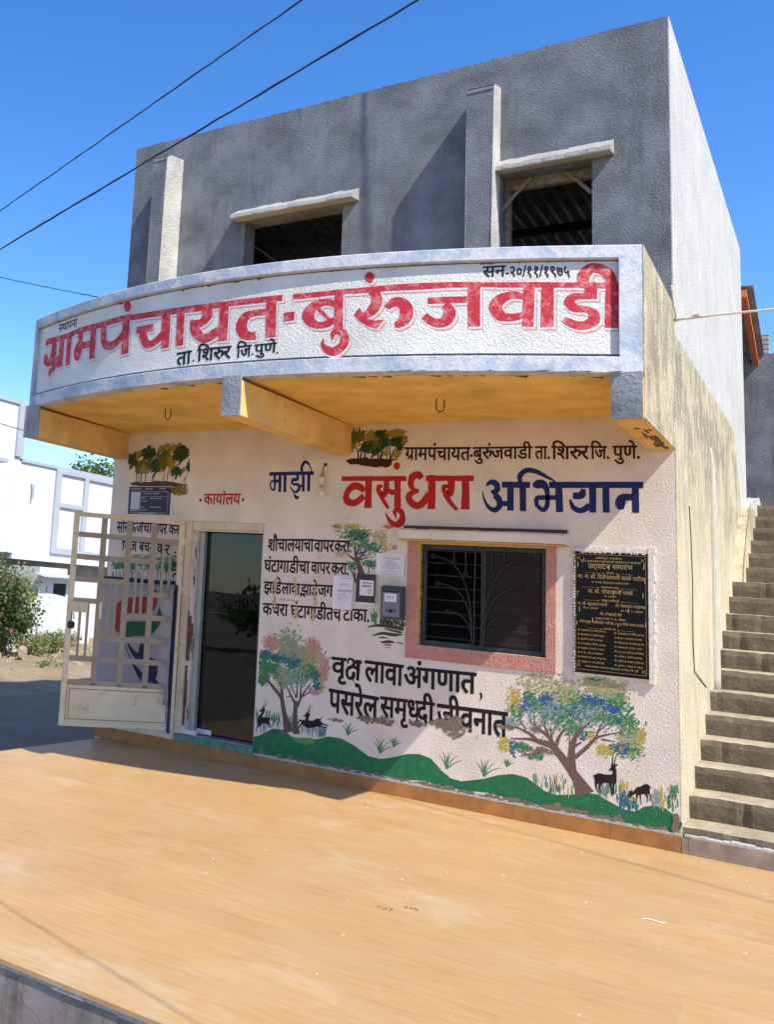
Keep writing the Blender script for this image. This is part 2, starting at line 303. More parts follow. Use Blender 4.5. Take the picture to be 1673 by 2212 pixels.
# ------------------------------------------------------------------ mesh helpers
class MB:
    def __init__(s): s.v = []; s.f = []; s.m = []
    def add(s, vs, fs, mi=0):
        o = len(s.v); s.v += [tuple(v) for v in vs]; s.f += [tuple(o+i for i in f) for f in fs]; s.m += [mi]*len(fs); return s
    def box(s, x0, x1, y0, y1, z0, z1, mi=0):
        vs = [(x, y, z) for x in (x0, x1) for y in (y0, y1) for z in (z0, z1)]
        return s.add(vs, [(0, 1, 3, 2), (4, 6, 7, 5), (0, 4, 5, 1), (2, 3, 7, 6), (0, 2, 6, 4), (1, 5, 7, 3)], mi)
    def prism(s, prof, axis, a, b, mi=0):
        """profile of 2D points extruded along axis from a to b"""
        n = len(prof); mk = {0: lambda t, q: (t, q[0], q[1]), 1: lambda t, q: (q[0], t, q[1]), 2: lambda t, q: (q[0], q[1], t)}[axis]
        vs = [mk(a, q) for q in prof]+[mk(b, q) for q in prof]
        fs = [(i, (i+1) % n, n+(i+1) % n, n+i) for i in range(n)]
        tr = tessellate_polygon([[Vector((q[0], q[1], 0)) for q in prof]])
        fs += [tuple(t_) for t_ in tr]+[tuple(n+i for i in t_[::-1]) for t_ in tr]
        return s.add(vs, fs, mi)
    def tube(s, pts, r, n=8, mi=0, cap=True):
        pts = [Vector(q) for q in pts]; rs = r if isinstance(r, (list, tuple)) else [r]*len(pts); o = len(s.v); ref = None
        for i, q in enumerate(pts):
            d = (pts[min(i+1, len(pts)-1)]-pts[max(i-1, 0)]).normalized()
            if ref is None or abs(d.dot(ref)) > .98: ref = Vector((0, 0, 1)) if abs(d.z) < .9 else Vector((1, 0, 0))
            a = d.cross(ref).normalized(); b = d.cross(a)
            for k in range(n):
                t_ = 2*math.pi*k/n; s.v.append(tuple(q+rs[i]*(math.cos(t_)*a+math.sin(t_)*b)))
        for i in range(len(pts)-1):
            for k in range(n): s.f.append((o+i*n+k, o+i*n+(k+1) % n, o+(i+1)*n+(k+1) % n, o+(i+1)*n+k)); s.m.append(mi)
        if cap:
            s.f.append(tuple(o+k for k in range(n))[::-1]); s.m.append(mi); e = o+(len(pts)-1)*n
            s.f.append(tuple(e+k for k in range(n))); s.m.append(mi)
        return s
    def lathe(s, c, prof, n=16, mi=0):
        """profile [(radius, z)] turned round the vertical axis at c"""
        o = len(s.v)
        for r, z in prof:
            for k in range(n): a = 2*math.pi*k/n; s.v.append((c[0]+r*math.cos(a), c[1]+r*math.sin(a), c[2]+z))
        for i in range(len(prof)-1):
            for k in range(n): s.f.append((o+i*n+k, o+i*n+(k+1) % n, o+(i+1)*n+(k+1) % n, o+(i+1)*n+k)); s.m.append(mi)
        return s
    def xform(s, mat):
        s.v = [tuple(mat @ Vector(q)) for q in s.v]; return s
    def build(s, name, mats, parent=None, smooth=False, bevel=0, own=False):
        me = bpy.data.meshes.new(name); vs = s.v; c = Vector((0, 0, 0))
        if own:   # a thing that is one mesh: origin at its base
            xs = [q[0] for q in vs]; ys = [q[1] for q in vs]; zs = [q[2] for q in vs]
            c = Vector(((min(xs)+max(xs))/2, (min(ys)+max(ys))/2, min(zs))); vs = [tuple(Vector(q)-c) for q in vs]
        me.from_pydata(vs, [], s.f)
        for m_ in (mats if isinstance(mats, (list, tuple)) else [mats]): me.materials.append(m_)
        me.polygons.foreach_set('material_index', s.m)
        if smooth: me.polygons.foreach_set('use_smooth', [True]*len(me.polygons))
        me.update(); o = bpy.data.objects.new(name, me); C.objects.link(o); o.location = c
        if parent is not None:
            o.parent = parent
            if parent.type == 'EMPTY': o.location = -Vector(parent.location)
        if bevel:
            b = o.modifiers.new('bevel', 'BEVEL'); b.width = bevel; b.segments = 2; b.limit_method = 'ANGLE'
        return o
def thing(name, loc, label, cat, group=None):
    o = bpy.data.objects.new(name, None); C.objects.link(o); o.location = loc; o.empty_display_size = .3
    return tag(o, label, cat, group)
def tag(o, label=None, cat=None, group=None, kind=None):
    for k, v in (('label', label), ('category', cat), ('group', group), ('kind', kind)):
        if v: o[k] = v
    return o
def curve_y(x): return (((-1.14629153e-03*x+1.26256276e-02)*x+4.16599011e-02)*x-4.40096570e-01)*x-1.66089385
rng = random.Random(7)
# ================================================================== SETTING
g = MB(); g.box(-400, 400, -400, 400, -1.2, -.46); tag(g.build('ground', M['dirt'], own=True), kind='structure')
rd = MB(); rd.box(-5.62, .12, -7.599, 90, -.6, -.4); tag(rd.build('road', M['road'], own=True), kind='structure')
rd = MB(); rd.box(-40, 40, -24, -7.6, -.6, -.41); tag(rd.build('road', M['road'], own=True), kind='structure')  # unseen tarmac added to darken what the glass door reflects
# dusty verge with a low uneven bank on the far side of the road
def bank():
    b = MB(); nx, ny = 46, 90; x0, x1, y0, y1 = -11.0, -5.05, -6, 24
    hs = random.Random(3); ph = [(hs.uniform(.6, 3.2), hs.uniform(.6, 3.2), hs.uniform(0, 6)) for _ in range(9)]
    for j in range(ny+1):
        for i in range(nx+1):
            x = x0+(x1-x0)*i/nx; y = y0+(y1-y0)*j/ny; t = min(1, max(0, (x1-x)/2.6))
            h = -.396+.47*t*t*(3-2*t)*(.75+.25*math.sin(y*.6))
            h += t*sum(.028*math.sin(a*x*2+c)*math.sin(b_*y*1.7+c*2) for a, b_, c in ph)
            b.v.append((x, y, h))
    for j in range(ny):
        for i in range(nx):
            o = j*(nx+1)+i; b.f.append((o, o+1, o+nx+2, o+nx+1)); b.m.append(0)
    return b
tag(bank().build('verge', M['dirt'], smooth=True, own=True), kind='structure')

# ================================================================== RAISED TILED PLATFORM
pl = thing('tiled_platform', (5, -3, -.46), 'raised platform with wood-look floor tiles in front of the painted office', 'platform')
tag(pl, kind='structure')
b = MB(); b.box(.13, 11.5, -5.83, -.002, -.9, -.022); b.build('platform_base', M['platform_side'], pl)
b = MB(); b.box(.115, 11.5, -5.845, -.0, -.022, 0); b.build('tile_floor', M['tile'], pl)
b = MB()
for k in range(60):
    x = .2+k*.19; d = rng.uniform(.0, .006); b.box(x, x+.187, -5.836-d, -5.8301, -.034-rng.uniform(0, .012), -.0225)
b.build('broken_edge', M['grout'], pl)

# ================================================================== OFFICE BUILDING
B = thing('office_building', (3, 0, 0), 'two-storey village office with a curved white sign balcony and a painted mural wall', 'building')
H = 7.354; ZS = 3.64
# ---- ground floor front wall
fwm = MB()
DX0, DX1, DZ0, DZ1 = 1.105, 2.092, .2, 2.562
WX0, WX1, WZ0, WZ1 = 3.80, 4.965, 1.437, 2.425
for x0, x1, z0, z1 in ((0, DX0, -.46, ZS), (DX0, DX1, DZ1, ZS), (DX0, DX1, -.46, .13), (DX1, WX0, -.46, ZS), (WX0, WX1, -.46, WZ0), (WX0, WX1, WZ1, ZS), (WX1, 5.99, -.46, ZS)):
    fwm.box(x0, x1, 0, .24, z0, z1)
front = fwm.build('front_wall', M['wall'], B)
# corner skin + side walls
sm = MB(); sm.box(5.99, 6.0, .001, .24, -.46, H-.002); sm.box(5.76, 6.0, .24, 7.04, -.46, H-.002)
side = sm.build('side_wall', M['side'], B)
lw = MB(); lw.box(0, .24, .24, 7.04, -.46, H-.002); lw.build('left_wall', M['cement'], B)
bw = MB(); bw.box(.24, 5.76, 6.8, 7.04, -.46, 5.6); bw.build('back_wall', M['cement'], B)  # kept low: unseen gap added so sky light reaches the roof underside
fl = MB(); fl.box(.24, 5.76, .24, 6.8, 3.7, 3.85); fl.build('upper_floor_slab', M['cement_light'], B)
gf = MB(); gf.box(.24, 5.76, .24, 6.8, .05, .195); gf.build('room_floor', M['sill'], B)
# ---- upper storey front
uw = MB(); U1 = (1.657, 2.868, 4.72, 6.088); U2 = (4.525, 5.352, 4.72, 6.088)
for x0, x1, z0, z1 in ((0, U1[0], ZS, H), (U1[0], U1[1], ZS, U1[2]), (U1[0], U1[1], U1[3], H), (U1[1], U2[0], ZS, H), (U2[0], U2[1], ZS, U2[2]), (U2[0], U2[1], U2[3], H), (U2[1], 5.99, ZS, H)):
    uw.box(x0, x1, 0, .24, z0, z1)
upper = uw.build('upper_storey_wall', M['cement'], B)
q = MB(); pr = random.Random(15)
for i in range(75): q.box(.0+5.99*i/75, 5.99*(i+1)/75, pr.uniform(.0005, .006), .2, H+.0005, H+.003+pr.uniform(0, .012))
q.build('rough_wall_top', M['cement'], upper)
for x0, x1, d, z in ((.57, .737, .385, 6.99), (4.283, 4.519, .29, 6.97)):
    q = MB(); q.prism([(-.002, 3.7), (-d, 3.7), (-d, z-.07), (-d+.03, z-.02), (-d+.1, z), (-.002, z+.045)], 0, x0, x1)
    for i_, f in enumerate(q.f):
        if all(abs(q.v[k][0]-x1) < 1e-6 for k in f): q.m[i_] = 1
    q.build('pilaster', [M['cement'], M['cement_sunlit']], B, bevel=.014)  # right-hand faces take a paler cement: sunlight put into the colour
for x0, x1, d in ((1.56, 3.05, .2), (4.521, 5.54, .17)):
    q = MB(); n = 16; pr = random.Random(int(x0*100))
    for i in range(n):
        a = x0+(x1-x0)*i/n; c_ = x0+(x1-x0)*(i+1)/n; dz = pr.uniform(-.006, .006); dd = pr.uniform(-.006, .006)
        q.prism([(-.002, 6.10), (-d+.01, 6.075), (-d+dd, 6.085+dz), (-d+dd+.008, 6.128+dz), (-.002, 6.245+dz)], 0, a, c_)
    q.build('window_hood', M['cement_light'], B)
# old timber in the right upper opening
q = MB(); q.box(4.53, 5.347, .15, .22, 5.98, 6.084); q.box(4.53, 4.58, .16, .22, 4.73, 5.978); q.build('timber_frame', M['wood'], B)
for a, c_ in (((4.515, .05, 5.735), (4.775, .13, 6.07)), ((5.09, .13, 6.07), (5.34, .06, 5.78))):
    q = MB(); q.tube([a, ((a[0]+c_[0])/2, .095, (a[2]+c_[2])/2+.006), c_], [.021, .018, .02], 7); q.build('timber_brace', M['wood'], B)
# ---- tin roof hidden behind the parapet, carried over the landing at the back
def tin():
    q = MB(); n = 150; ys = [(.245, 6.95), (3.5, 6.88), (7.05, 6.78), (9.0, 6.18)]
    for i in range(n+1):
        x = .25+5.5*i/n+(.33 if 0 else 0); h = .022*math.sin(i*math.pi/2)
        for y, z in ys: q.v.append((x, y, z+h))
    for i in range(n):
        for k in range(3): o = i*4+k; q.f.append((o, o+1, o+5, o+4)); q.m.append(0)
    o = len(q.v)
    for x in (5.76, 5.90, 6.02, 6.15):
        for y, z in ((7.045, 6.785), (9.0, 6.185)): q.v.append((x, y, z))
    for k in range(3): q.f.append((o+k*2, o+k*2+1, o+k*2+3, o+k*2+2)); q.m.append(0)
    return q
roof = tin().build('tin_roof', M['tin'], B)
sd = roof.modifiers.new('thick', 'SOLIDIFY'); sd.thickness = .012
q = MB(); q.prism([(7.045, 6.62), (9.0, 6.02), (9.0, 6.13), (7.045, 6.73)], 0, 5.99, 6.07); q.build('roof_purlin', M['purlin'], roof)
for y in (3.4, 5.2):
    q = MB(); z = 6.90-.025*y; q.box(.24, 5.76, y, y+.07, z-.14, z-.03); q.build('roof_beam', M['iron'], roof)
# ---- balcony: slab, beams, curved parapet with the sign
NX = 60
def cstrip(prof, x0, x1, mats, name, parent, n=NX, offs=0):
    """profile [(y offset from curve, z)] swept along the curved front; closed section"""
    q = MB(); k = len(prof)
    for i in range(n+1):
        x = x0+(x1-x0)*i/n; cy = curve_y(x)
        for dy, z in prof: q.v.append((x, cy+dy, z))
    for i in range(n):
        for j in range(k): q.f.append((i*k+j, i*k+(j+1) % k, (i+1)*k+(j+1) % k, (i+1)*k+j)); q.m.append(0)
    for e in (0, n): q.f.append(tuple(e*k+j for j in range(k))[::(1 if e else -1)]); q.m.append(0)
    return q.build(name, mats, parent)
q = MB()
for i in range(NX):
    x0 = 5.99*i/NX; x1 = 5.99*(i+1)/NX
    vs = [(x0, curve_y(x0)+.01, 3.655), (x1, curve_y(x1)+.01, 3.655), (x1, -.002, 3.615), (x0, -.002, 3.615), (x0, curve_y(x0)+.01, 3.77), (x1, curve_y(x1)+.01, 3.77), (x1, -.002, 3.77), (x0, -.002, 3.77)]
    q.add(vs, [(0, 3, 2, 1), (4, 5, 6, 7), (0, 1, 5, 4), (2, 3, 7, 6)])
q.build('balcony_slab', M['soffit'], B)
for x0, x1 in ((.0, .2), (2.885, 3.065), (5.785, 5.992)):
    y0 = curve_y((x0+x1)/2)+(-.03 if x0 == 2.885 else .0)
    q = MB(); q.box(x0, x1, y0+.012, -.002, 3.302, 3.614); o = q.build('beam', M['beam'], B, bevel=.008)
    q = MB(); q.box(x0-.002, x1+.002, y0-.008, y0+.012, 3.30, 3.652); q.build('beam_end', M['endcap'], o)
# dark drip stains under the slab edge
q = MB(); pr = random.Random(11)
for k in range(46):
    x = pr.uniform(.25, 5.7) if k % 3 else pr.uniform(3.2, 5.7); cy = curve_y(x)
    if 2.84 < x < 3.1: continue
    L = pr.uniform(.05, .24); wd = pr.uniform(.06, .26); d = pr.uniform(.0, .03)
    z = lambda y: 3.655-.04*(y-cy)/(-cy)-.0025-.0002*k/10
    pts_ = [(x-wd, cy+.03+d), (x-wd*.4, cy+.03+d+L*.5), (x+wd*.1, cy+.03+d+L), (x+wd*.3, cy+.03+d+L*.55), (x+wd, cy+.035+d), (x+wd*.2, cy+.022+d), (x-wd*.5, cy+.022+d)]
    o_ = len(q.v); q.v += [(a, c_, z(c_)) for a, c_ in pts_]
    for t_ in tessellate_polygon([[Vector((a, c_, 0)) for a, c_ in pts_]]): q.f.append(tuple(o_+i for i in t_)); q.m.append(0)
for k in range(16):
    x = pr.uniform(5.88, 5.965); y = pr.uniform(-1.4, -.08); a = pr.uniform(.04, .15); w_ = pr.uniform(.015, .03); n_ = 9; o_ = len(q.v)
    q.v += [(x+w_*pr.uniform(.6, 1.2)*math.cos(6.283*i/n_), y+a*pr.uniform(.5, 1.2)*math.sin(6.283*i/n_), 3.3012-k*2e-5) for i in range(n_)]; q.f.append(tuple(range(o_, o_+n_))); q.m.append(0)
tag(q.build('damp_stain', plain('damp_stain', (.17, .09, .03), .9, var=.45, vs=14), B), kind='stuff')
par = cstrip([(.05, 3.80), (.17, 3.80), (.17, 4.53), (.05, 4.53)], .03, 5.95, M['sign_white'], 'sign_parapet', B)
cstrip([(0, 3.648), (.18, 3.648), (.18, 3.775), (.045, 3.775), (.012, 3.772), (0, 3.765)], 0, 5.99, M['band'], 'parapet_lower_band', par)
cstrip([(0, 4.548), (.012, 4.54), (.19, 4.535), (.19, 4.645), (.02, 4.652), (0, 4.64)], 0, 5.99, M['band'], 'parapet_coping', par)
cstrip([(0, 3.766), (.17, 3.766), (.17, 4.546), (0, 4.546)], 0, .055, M['band'], 'parapet_end_band', par, 3)
cstrip([(0, 3.766), (.17, 3.766), (.17, 4.546), (0, 4.546)], 5.845, 5.99, M['band'], 'parapet_end_band', par, 3)
q = MB(); pr = random.Random(61); nst = 0
def stain(x, z, w_, h, mi):
    global nst
    nst += 1; o = len(q.v); n = 7; vs = []
    for k in range(n): u = k/(n-1)-.5; vs.append((x+w_*u, z))
    for k in range(n): u = .5-k/(n-1); vs.append((x+w_*u*.9, z+h*(1-abs(u)*1.4)*pr.uniform(.25, 1)))
    q.v.extend([(a, curve_y(a)+.05-.0003-nst*3e-6, b_) for a, b_ in vs]); q.f.append(tuple(range(o, o+2*n))); q.m.append(mi)
for k in range(70): x = pr.uniform(.1, 5.8); stain(x, 4.5405, pr.uniform(.05, .22), -pr.uniform(.006, .022)*(1 if k % 5 else 2.2), 0)
for k in range(120): x = pr.uniform(.1, 5.8) if k % 3 else pr.uniform(2.5, 5.8); stain(x, 3.774, pr.uniform(.04, .2), pr.uniform(.006, .03), 1)
tag(q.build('sign_stain', [plain('rusty_drip', (.20, .12, .07), .9, var=.4, vs=20), plain('black_mould', (.13, .125, .11), .9, var=.5, vs=40)], par), kind='stuff')
yc = curve_y(6.0)
q = MB(); q.prism([(yc+.003, 3.31), (yc+.003, 4.646), (0, 4.60), (0, 3.31)], 0, 5.9915, 6.0); q.prism([(yc+.2, 3.78), (yc+.2, 4.63), (-.003, 4.58), (-.003, 3.78)], 0, 5.86, 5.9905)
q.build('parapet_side', M['cream_mould'], par)
yc0 = curve_y(0)
q = MB(); q.prism([(yc0+.19, 3.775), (yc0+.19, 4.64), (-.003, 4.6), (-.003, 3.775)], 0, .0, .14); q.build('parapet_side', M['band'], par)
# ---- skirting of wood-look tiles and the cement line above
q = MB(); x = -.012
while x < 5.995:
    x1 = min(x+.785, 5.997); q.box(x+.001, x1-.001, -.014-rng.uniform(0, .0015), -.001, .001, .128); x = x1
q.build('skirting', M['skirt'], B)
q = MB(); n = 90; pr = random.Random(5)
for i in range(n):
    a = 2.12+3.87*i/n; c_ = 2.12+3.87*(i+1)/n; q.box(a, c_, -.011, -.001, .1285, .140+pr.uniform(0, .014))
q.build('skirting_mortar', M['grout'], B)
q = MB(); pr = random.Random(8)
for i in range(70):
    a = 2.2+3.7*i/70+pr.uniform(-.03, .03); hh = pr.uniform(.005, .05)*(1 if i % 9 else 1.6); wd = pr.uniform(.03, .09)
    q.add([(a-wd, -.0052-i*2e-5, .135), (a+wd, -.0052-i*2e-5, .135), (a+wd*.5, -.0052-i*2e-5, .15+hh), (a-wd*.4, -.0052-i*2e-5, .15+hh*.7)], [(0, 1, 2, 3)])
for k in range(6):
    a = pr.uniform(5.93, 5.975); z0 = pr.uniform(.14, .34); r2 = pr.uniform(.012, .03); o_ = len(q.v); q.v += [(min(5.988, a+r2*math.cos(6.283*i/8)*pr.uniform(.6, 1.2)), -.0054-k*2e-5-.0016, z0+r2*1.5*math.sin(6.283*i/8)*pr.uniform(.6, 1.2)) for i in range(8)]; q.f.append(tuple(range(o_, o_+8))); q.m.append(0)
tag(q.build('splash_stain', M['plaster'], front), kind='stuff')
# ---- doorway
q = MB(); q.box(DX0, DX1, -.03, .3, .131, .197); q.build('door_step', M['green_step'], B)
q = MB(); q.box(DX0, DX1, .0, .6, .1975, .214); q.build('door_sill', M['sill'], B)
df = MB(); df.box(1.108, 1.185, -.03, .06, .215, 2.56); df.box(1.185, 2.088, -.012, .06, 2.475, 2.56); df.box(1.185, 2.088, .0, .06, 2.455, 2.4745)
dfo = df.build('door_frame', M['frame_cream'], B, bevel=.004)
q = MB(); q.box(1.186, 1.245, .01, .10, .215, 2.453); q.build('inner_jamb', M['jamb_pink'], dfo)
q = MB()
for z0, z1, w_ in ((.3, .95, .03), (1.0, 1.5, .045), (1.28, 1.42, .058), (.5, .8, .04)): q.box(1.187+rng.uniform(0, .01), 1.19+w_, .0085-z0*.0004, .03, z0, z1)
q.build('bare_wood_patch', M['jamb_brown'], dfo)
q = MB(); q.box(1.246, 1.315, .06, .12, .215, 2.453); q.box(2.02, 2.088, .12, .17, .215, 2.453); q.build('aluminium_frame', M['alu'], dfo)
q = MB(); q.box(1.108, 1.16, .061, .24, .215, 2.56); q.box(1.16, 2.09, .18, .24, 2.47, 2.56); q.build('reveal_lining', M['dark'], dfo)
gd_ = MB(); gd_.box(1.316, 2.019, .135, .141, .235, 2.45); gdo = gd_.build('glass_door', M['glass'], B)
q = MB(); q.box(1.316, 1.50, .118, .134, .225, .275); q.build('door_clamp', M['brick_w'], gdo)
q = MB(); q.box(1.40, 1.62, .1415, .1425, 1.545, 1.565); q.build('door_label', M['board_print'], gdo)
q = MB(); q.box(1.316, 2.019, .1425, .146, 1.50, 1.53); q.box(1.316, 2.019, .1425, .146, 1.44, 1.455); q.build('door_tape', M['black'], gdo)
# ---- ground-floor window
win = thing('x', (0, 0, 0), None, None); bpy.data.objects.remove(win)
q = MB(); SX0, SX1, SZ0, SZ1 = 3.69, 5.05, 1.305, 2.44
q.box(SX0, WX0, -.014, -.001, SZ0, SZ1); q.box(WX1, SX1, -.014, -.001, SZ0, SZ1); q.box(WX0, WX1, -.014, -.001, SZ0, WZ0)
sur = q.build('window', M['pink'], B, bevel=.003)
q = MB(); q.box(WX0-.002, WX0+.006, -.008, .12, WZ0, WZ1); q.box(WX0, WX1, -.006, .12, WZ1-.012, WZ1+.001); q.build('window_reveal', stucco('yellow_reveal', (.62, .42, .13), (.06, .04, .02), .6), sur)
q = MB(); q.box(WX0+.02, WX1-.005, .07, .12, WZ0+.001, WZ0+.05); q.box(WX0+.02, WX1-.005, .07, .12, WZ1-.06, WZ1-.013)
for x0, x1 in ((WX0+.02, WX0+.055), (4.375, 4.42), (WX1-.055, WX1-.005)): q.box(x0, x1, .065, .115, WZ0+.051, WZ1-.061)
q.build('window_frame', M['alu_dark'], sur, bevel=.003)
q = MB(); q.box(4.43, WX1-.058, .046, .049, WZ0+.055, WZ1-.065); q.build('insect_screen', M['mesh_screen'], sur)
gr = MB(); zs = [WZ0+.09+.118*k for k in range(8)]
for z in zs: gr.tube([(WX0-.01, .035, z), (4.4, .034, z+rng.uniform(-.004, .004)), (WX1+.01, .035, z)], .0045, 6)
def flower(x, z):
    for k in range(6):
        a = k*math.pi/3; gr.lathe((x+.016*math.cos(a), .03, z+.016*math.sin(a)-.009), [(0, 0), (.008, .003), (.009, .009), (.006, .016), (0, .018)], 7)
xc = 4.36
for s_x in (-1, 1):
    gr.tube([(xc+s_x*.03, .03, WZ0+.03), (xc+s_x*.035, .03, WZ0+.5), (xc+s_x*.03, .03, WZ1-.01)], .007, 6)
    for dx, zt in ((.42, .86), (.37, .60), (.27, .34)):
        pts_ = [(xc+s_x*(.05+(dx-.05)*(t_/8)**2.2), .028, WZ0+.02+(zt-.02)*math.sin(t_/8*math.pi/2)**.9) for t_ in range(9)]
        gr.tube(pts_, .006, 6); flower(xc+s_x*(dx+.012), WZ0+zt)
    gr.tube([(xc+s_x*.12, .03, WZ1-.01), (xc+s_x*.12, .03, WZ1-.26)], .0055, 6); flower(xc+s_x*.12, WZ1-.28)
    gr.tube([(xc+s_x*.23, .03, WZ1-.01), (xc+s_x*.23, .03, WZ1-.15)], .0055, 6); flower(xc+s_x*.23, WZ1-.17)
gr.build('grille', M['iron'], sur)
q = MB(); n = 22; pr = random.Random(2)
for i in range(n):
    a = 3.635+(5.155-3.635)*i/n; c_ = 3.635+(5.155-3.635)*(i+1)/n; e = pr.uniform(-.003, .003)
    q.prism([(-.001, 2.441), (-.15+e, 2.447), (-.152+e, 2.52+e), (-.145+e, 2.535+e), (-.001, 2.56+e)], 0, a, c_)
q.build('window_hood', M['wall'], B)
q = MB(); q.box(3.65, 5.145, -.03, -.001, 2.53, 2.585); q.build('hood_strip', M['mbrown'], front)  # brown strip on the wall along the top of the hood
q = MB(); q.box(3.64, 5.15, -.149, -.002, 2.4335, 2.4405); q.build('hood_underside', stucco('yellow_hood_underside', (.66, .46, .16), (.15, .1, .04), .5), B)
# ---- dim room behind door and window
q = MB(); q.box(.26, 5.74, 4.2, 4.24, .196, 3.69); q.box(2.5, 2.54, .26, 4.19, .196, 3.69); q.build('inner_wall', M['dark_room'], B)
for nm, bx, mt in (('carton', (1.35, 1.95, 1.1, 1.5, .2, .42), 'carton'), ('carton', (1.0, 1.5, 2.2, 2.6, .2, .95), 'carton'), ('teal_bin', (1.75, 2.2, 1.7, 2.1, .2, .75), 'teal_cloth')):
    q = MB(); x0, x1, y0, y1, z0, z1 = bx
    if nm == 'carton': q.box(*bx); q.box(x0-.004, x1+.004, y0+.18, y0+.24, z0+.01, z1+.004); q.box(x0, x0+.2, y0-.08, y0-.001, z1-.012, z1-.004)
    else: q.lathe(((x0+x1)/2, (y0+y1)/2, z0), [(0, 0), (.17, 0), (.21, .5), (.225, .5), (.225, .53), (.19, .53), (.15, .02), (0, .02)], 20)
    o = q.build(nm, M[mt], own=True)
    tag(o, {'carton': ('low brown carton on the floor just inside the glass door' if x0 > 1.2 else 'tall brown carton deeper inside the dim room behind the glass door'), 'teal_bin': 'teal plastic bin standing in the dim room behind the glass door'}[nm], {'carton': 'carton', 'teal_bin': 'bin'}[nm], 'cartons inside the dim room' if nm == 'carton' else None)
q = MB(); q.box(1.15, 1.45, 4.16, 4.18, 1.35, 1.75); o = q.build('picture_frame', M['paper'], own=True); tag(o, 'small white framed picture on the dim back wall behind the glass door', 'picture')
q = MB(); q.box(1.18, 1.42, 4.15, 4.159, 1.38, 1.72); q.build('picture', M['teal_cloth']).parent = o
bpy.data.objects['picture'].location = -o.location
# ---- security gate, swung open on the left jamb
GA = R(230); GH = Vector((1.10, -.04, 0)); GL = 1.3; GZ0, GZ1 = .23, 2.56
gm = Matrix.Translation(GH) @ Matrix.Rotation(GA, 4, 'Z')     # local x runs from hinge to free edge
GHt = GZ1-GZ0; zz = lambda f: GZ1-GHt*f
def bar(q, x0, x1, f0, f1, y0=-.014, y1=.014): q.box(x0, x1, y0, y1, zz(f1), zz(f0))
rows = [.107, .213, .32, .42, .48, .59, .69, .80]
q = MB(); bw_ = .062
q.box(0, bw_, -.018, .018, GZ0, GZ1); q.box(GL-bw_, GL, -.018, .018, GZ0, GZ1); q.box(bw_, GL-bw_, -.018, .018, GZ1-.05, GZ1); q.box(bw_, GL-bw_, -.018, .018, GZ0, GZ0+.05)
cols = [bw_+(GL-2*bw_)*k/4 for k in range(5)]
q.xform(gm); gate = q.build('security_gate', M['frame_cream'], B, bevel=.003); tag(gate, 'cream metal security gate standing open'); q = MB()
for k in (1, 2, 3): bar(q, cols[k]-.031, cols[k]+.031, .0215, .80, -.016, .016)
zone = {3: (.42, .69), 2: (.32, .59), 1: (.213, .48), 0: (.107, .37)}
for c in range(4):
    x0 = cols[c]+(.0315 if c else 0); x1 = cols[c+1]-(.0315 if c < 3 else 0); z0, z1 = zone[c]
    rr = [f for f in ([.107, .213, .32, .42, .69, .80] if c == 3 else [.107, .213, .32, .59, .69, .80] if c == 2 else [.107, .213, .48, .59, .69, .80] if c == 1 else [.107, .37, .48, .59, .69, .80])]
    for f in rr: q.box(x0, x1, -.012, .012, zz(f)-.029, zz(f)+.029)
    for s_x in (1/3, 2/3):
        x = x0+(x1-x0)*s_x; q.box(x-.014, x+.014, -.008, .008, zz(z1)+.0295, zz(z0)-.0295)
for x in [cols[k] for k in (1, 2, 3)]:
    for f in (.107, .213, .32, .42, .48, .59, .69, .8):
        for sy in (-1, 1): q.tube([(x, sy*.0165, zz(f)), (x, sy*.0205, zz(f))], .006, 6, 1)
q.xform(gm); q.build('gate_lattice', [M['cream_metal'], M['rust']], gate)
q = MB(); q.box(bw_+.001, GL-bw_-.001, -.012, .012, GZ0+.051, zz(.80)-.0295); q.xform(gm); q.build('gate_panel', M['frame_cream'], gate)
q = MB()
for x0, x1, z0, z1 in ((bw_+.03, GL-bw_-.03, zz(.80)-.07, zz(.80)-.064), (bw_+.03, GL-bw_-.03, GZ0+.075, GZ0+.081), (bw_+.03, bw_+.036, GZ0+.082, zz(.80)-.071), (GL-bw_-.036, GL-bw_-.03, GZ0+.082, zz(.80)-.071), (bw_*.9, bw_+.004, GZ0+.06, zz(.8)), (GL-bw_-.004, GL-bw_+.004, GZ0+.06, zz(.8))):
    q.box(x0, x1, -.0195, .0195, z0, z1)
q.xform(gm); q.build('rust_seam', M['seam'], gate)

q = MB(); q.box(GL-.23, GL-.01, .015, .027, zz(.475), zz(.425)); q.box(GL-.23, GL-.01, -.027, -.015, zz(.475), zz(.425))
q.xform(gm); q.build('gate_latch', M['frame_cream'], gate, bevel=.004); q = MB(); q.box(cols[3]-.03, cols[3]+.005, .0165, .04, zz(.50), zz(.42)); q.box(cols[3]-.03, cols[3]+.005, -.04, -.0165, zz(.50), zz(.42))
q.xform(gm); q.build('bolt_holder', M['frame_cream'], gate, bevel=.004)
for f in (.1, .34, .62, .93):
    q = MB(); q.tube([(1.095, -.045, zz(f)-.06), (1.095, -.045, zz(f)+.06)], .016, 10); q.box(1.095, 1.15, -.05, -.03, zz(f)-.045, zz(f)+.045); q.build('hinge', M['frame_cream'], gate)
q = MB(); c = gm @ Vector((GL-.06, .03, zz(.475)-.02))
q.tube([c+Vector((-.02, 0, -.09)), c+Vector((-.02, 0, -.02)), c+Vector((-.012, 0, .005)), c+Vector((.012, 0, .005)), c+Vector((.02, 0, -.02)), c+Vector((.02, 0, -.06))], .006, 7); o0 = len(q.v)
q.lathe(c+Vector((-.012, 0, -.165)), [(0, 0), (.03, .004), (.042, .03), (.042, .06), (.03, .08), (0, .084)], 12)
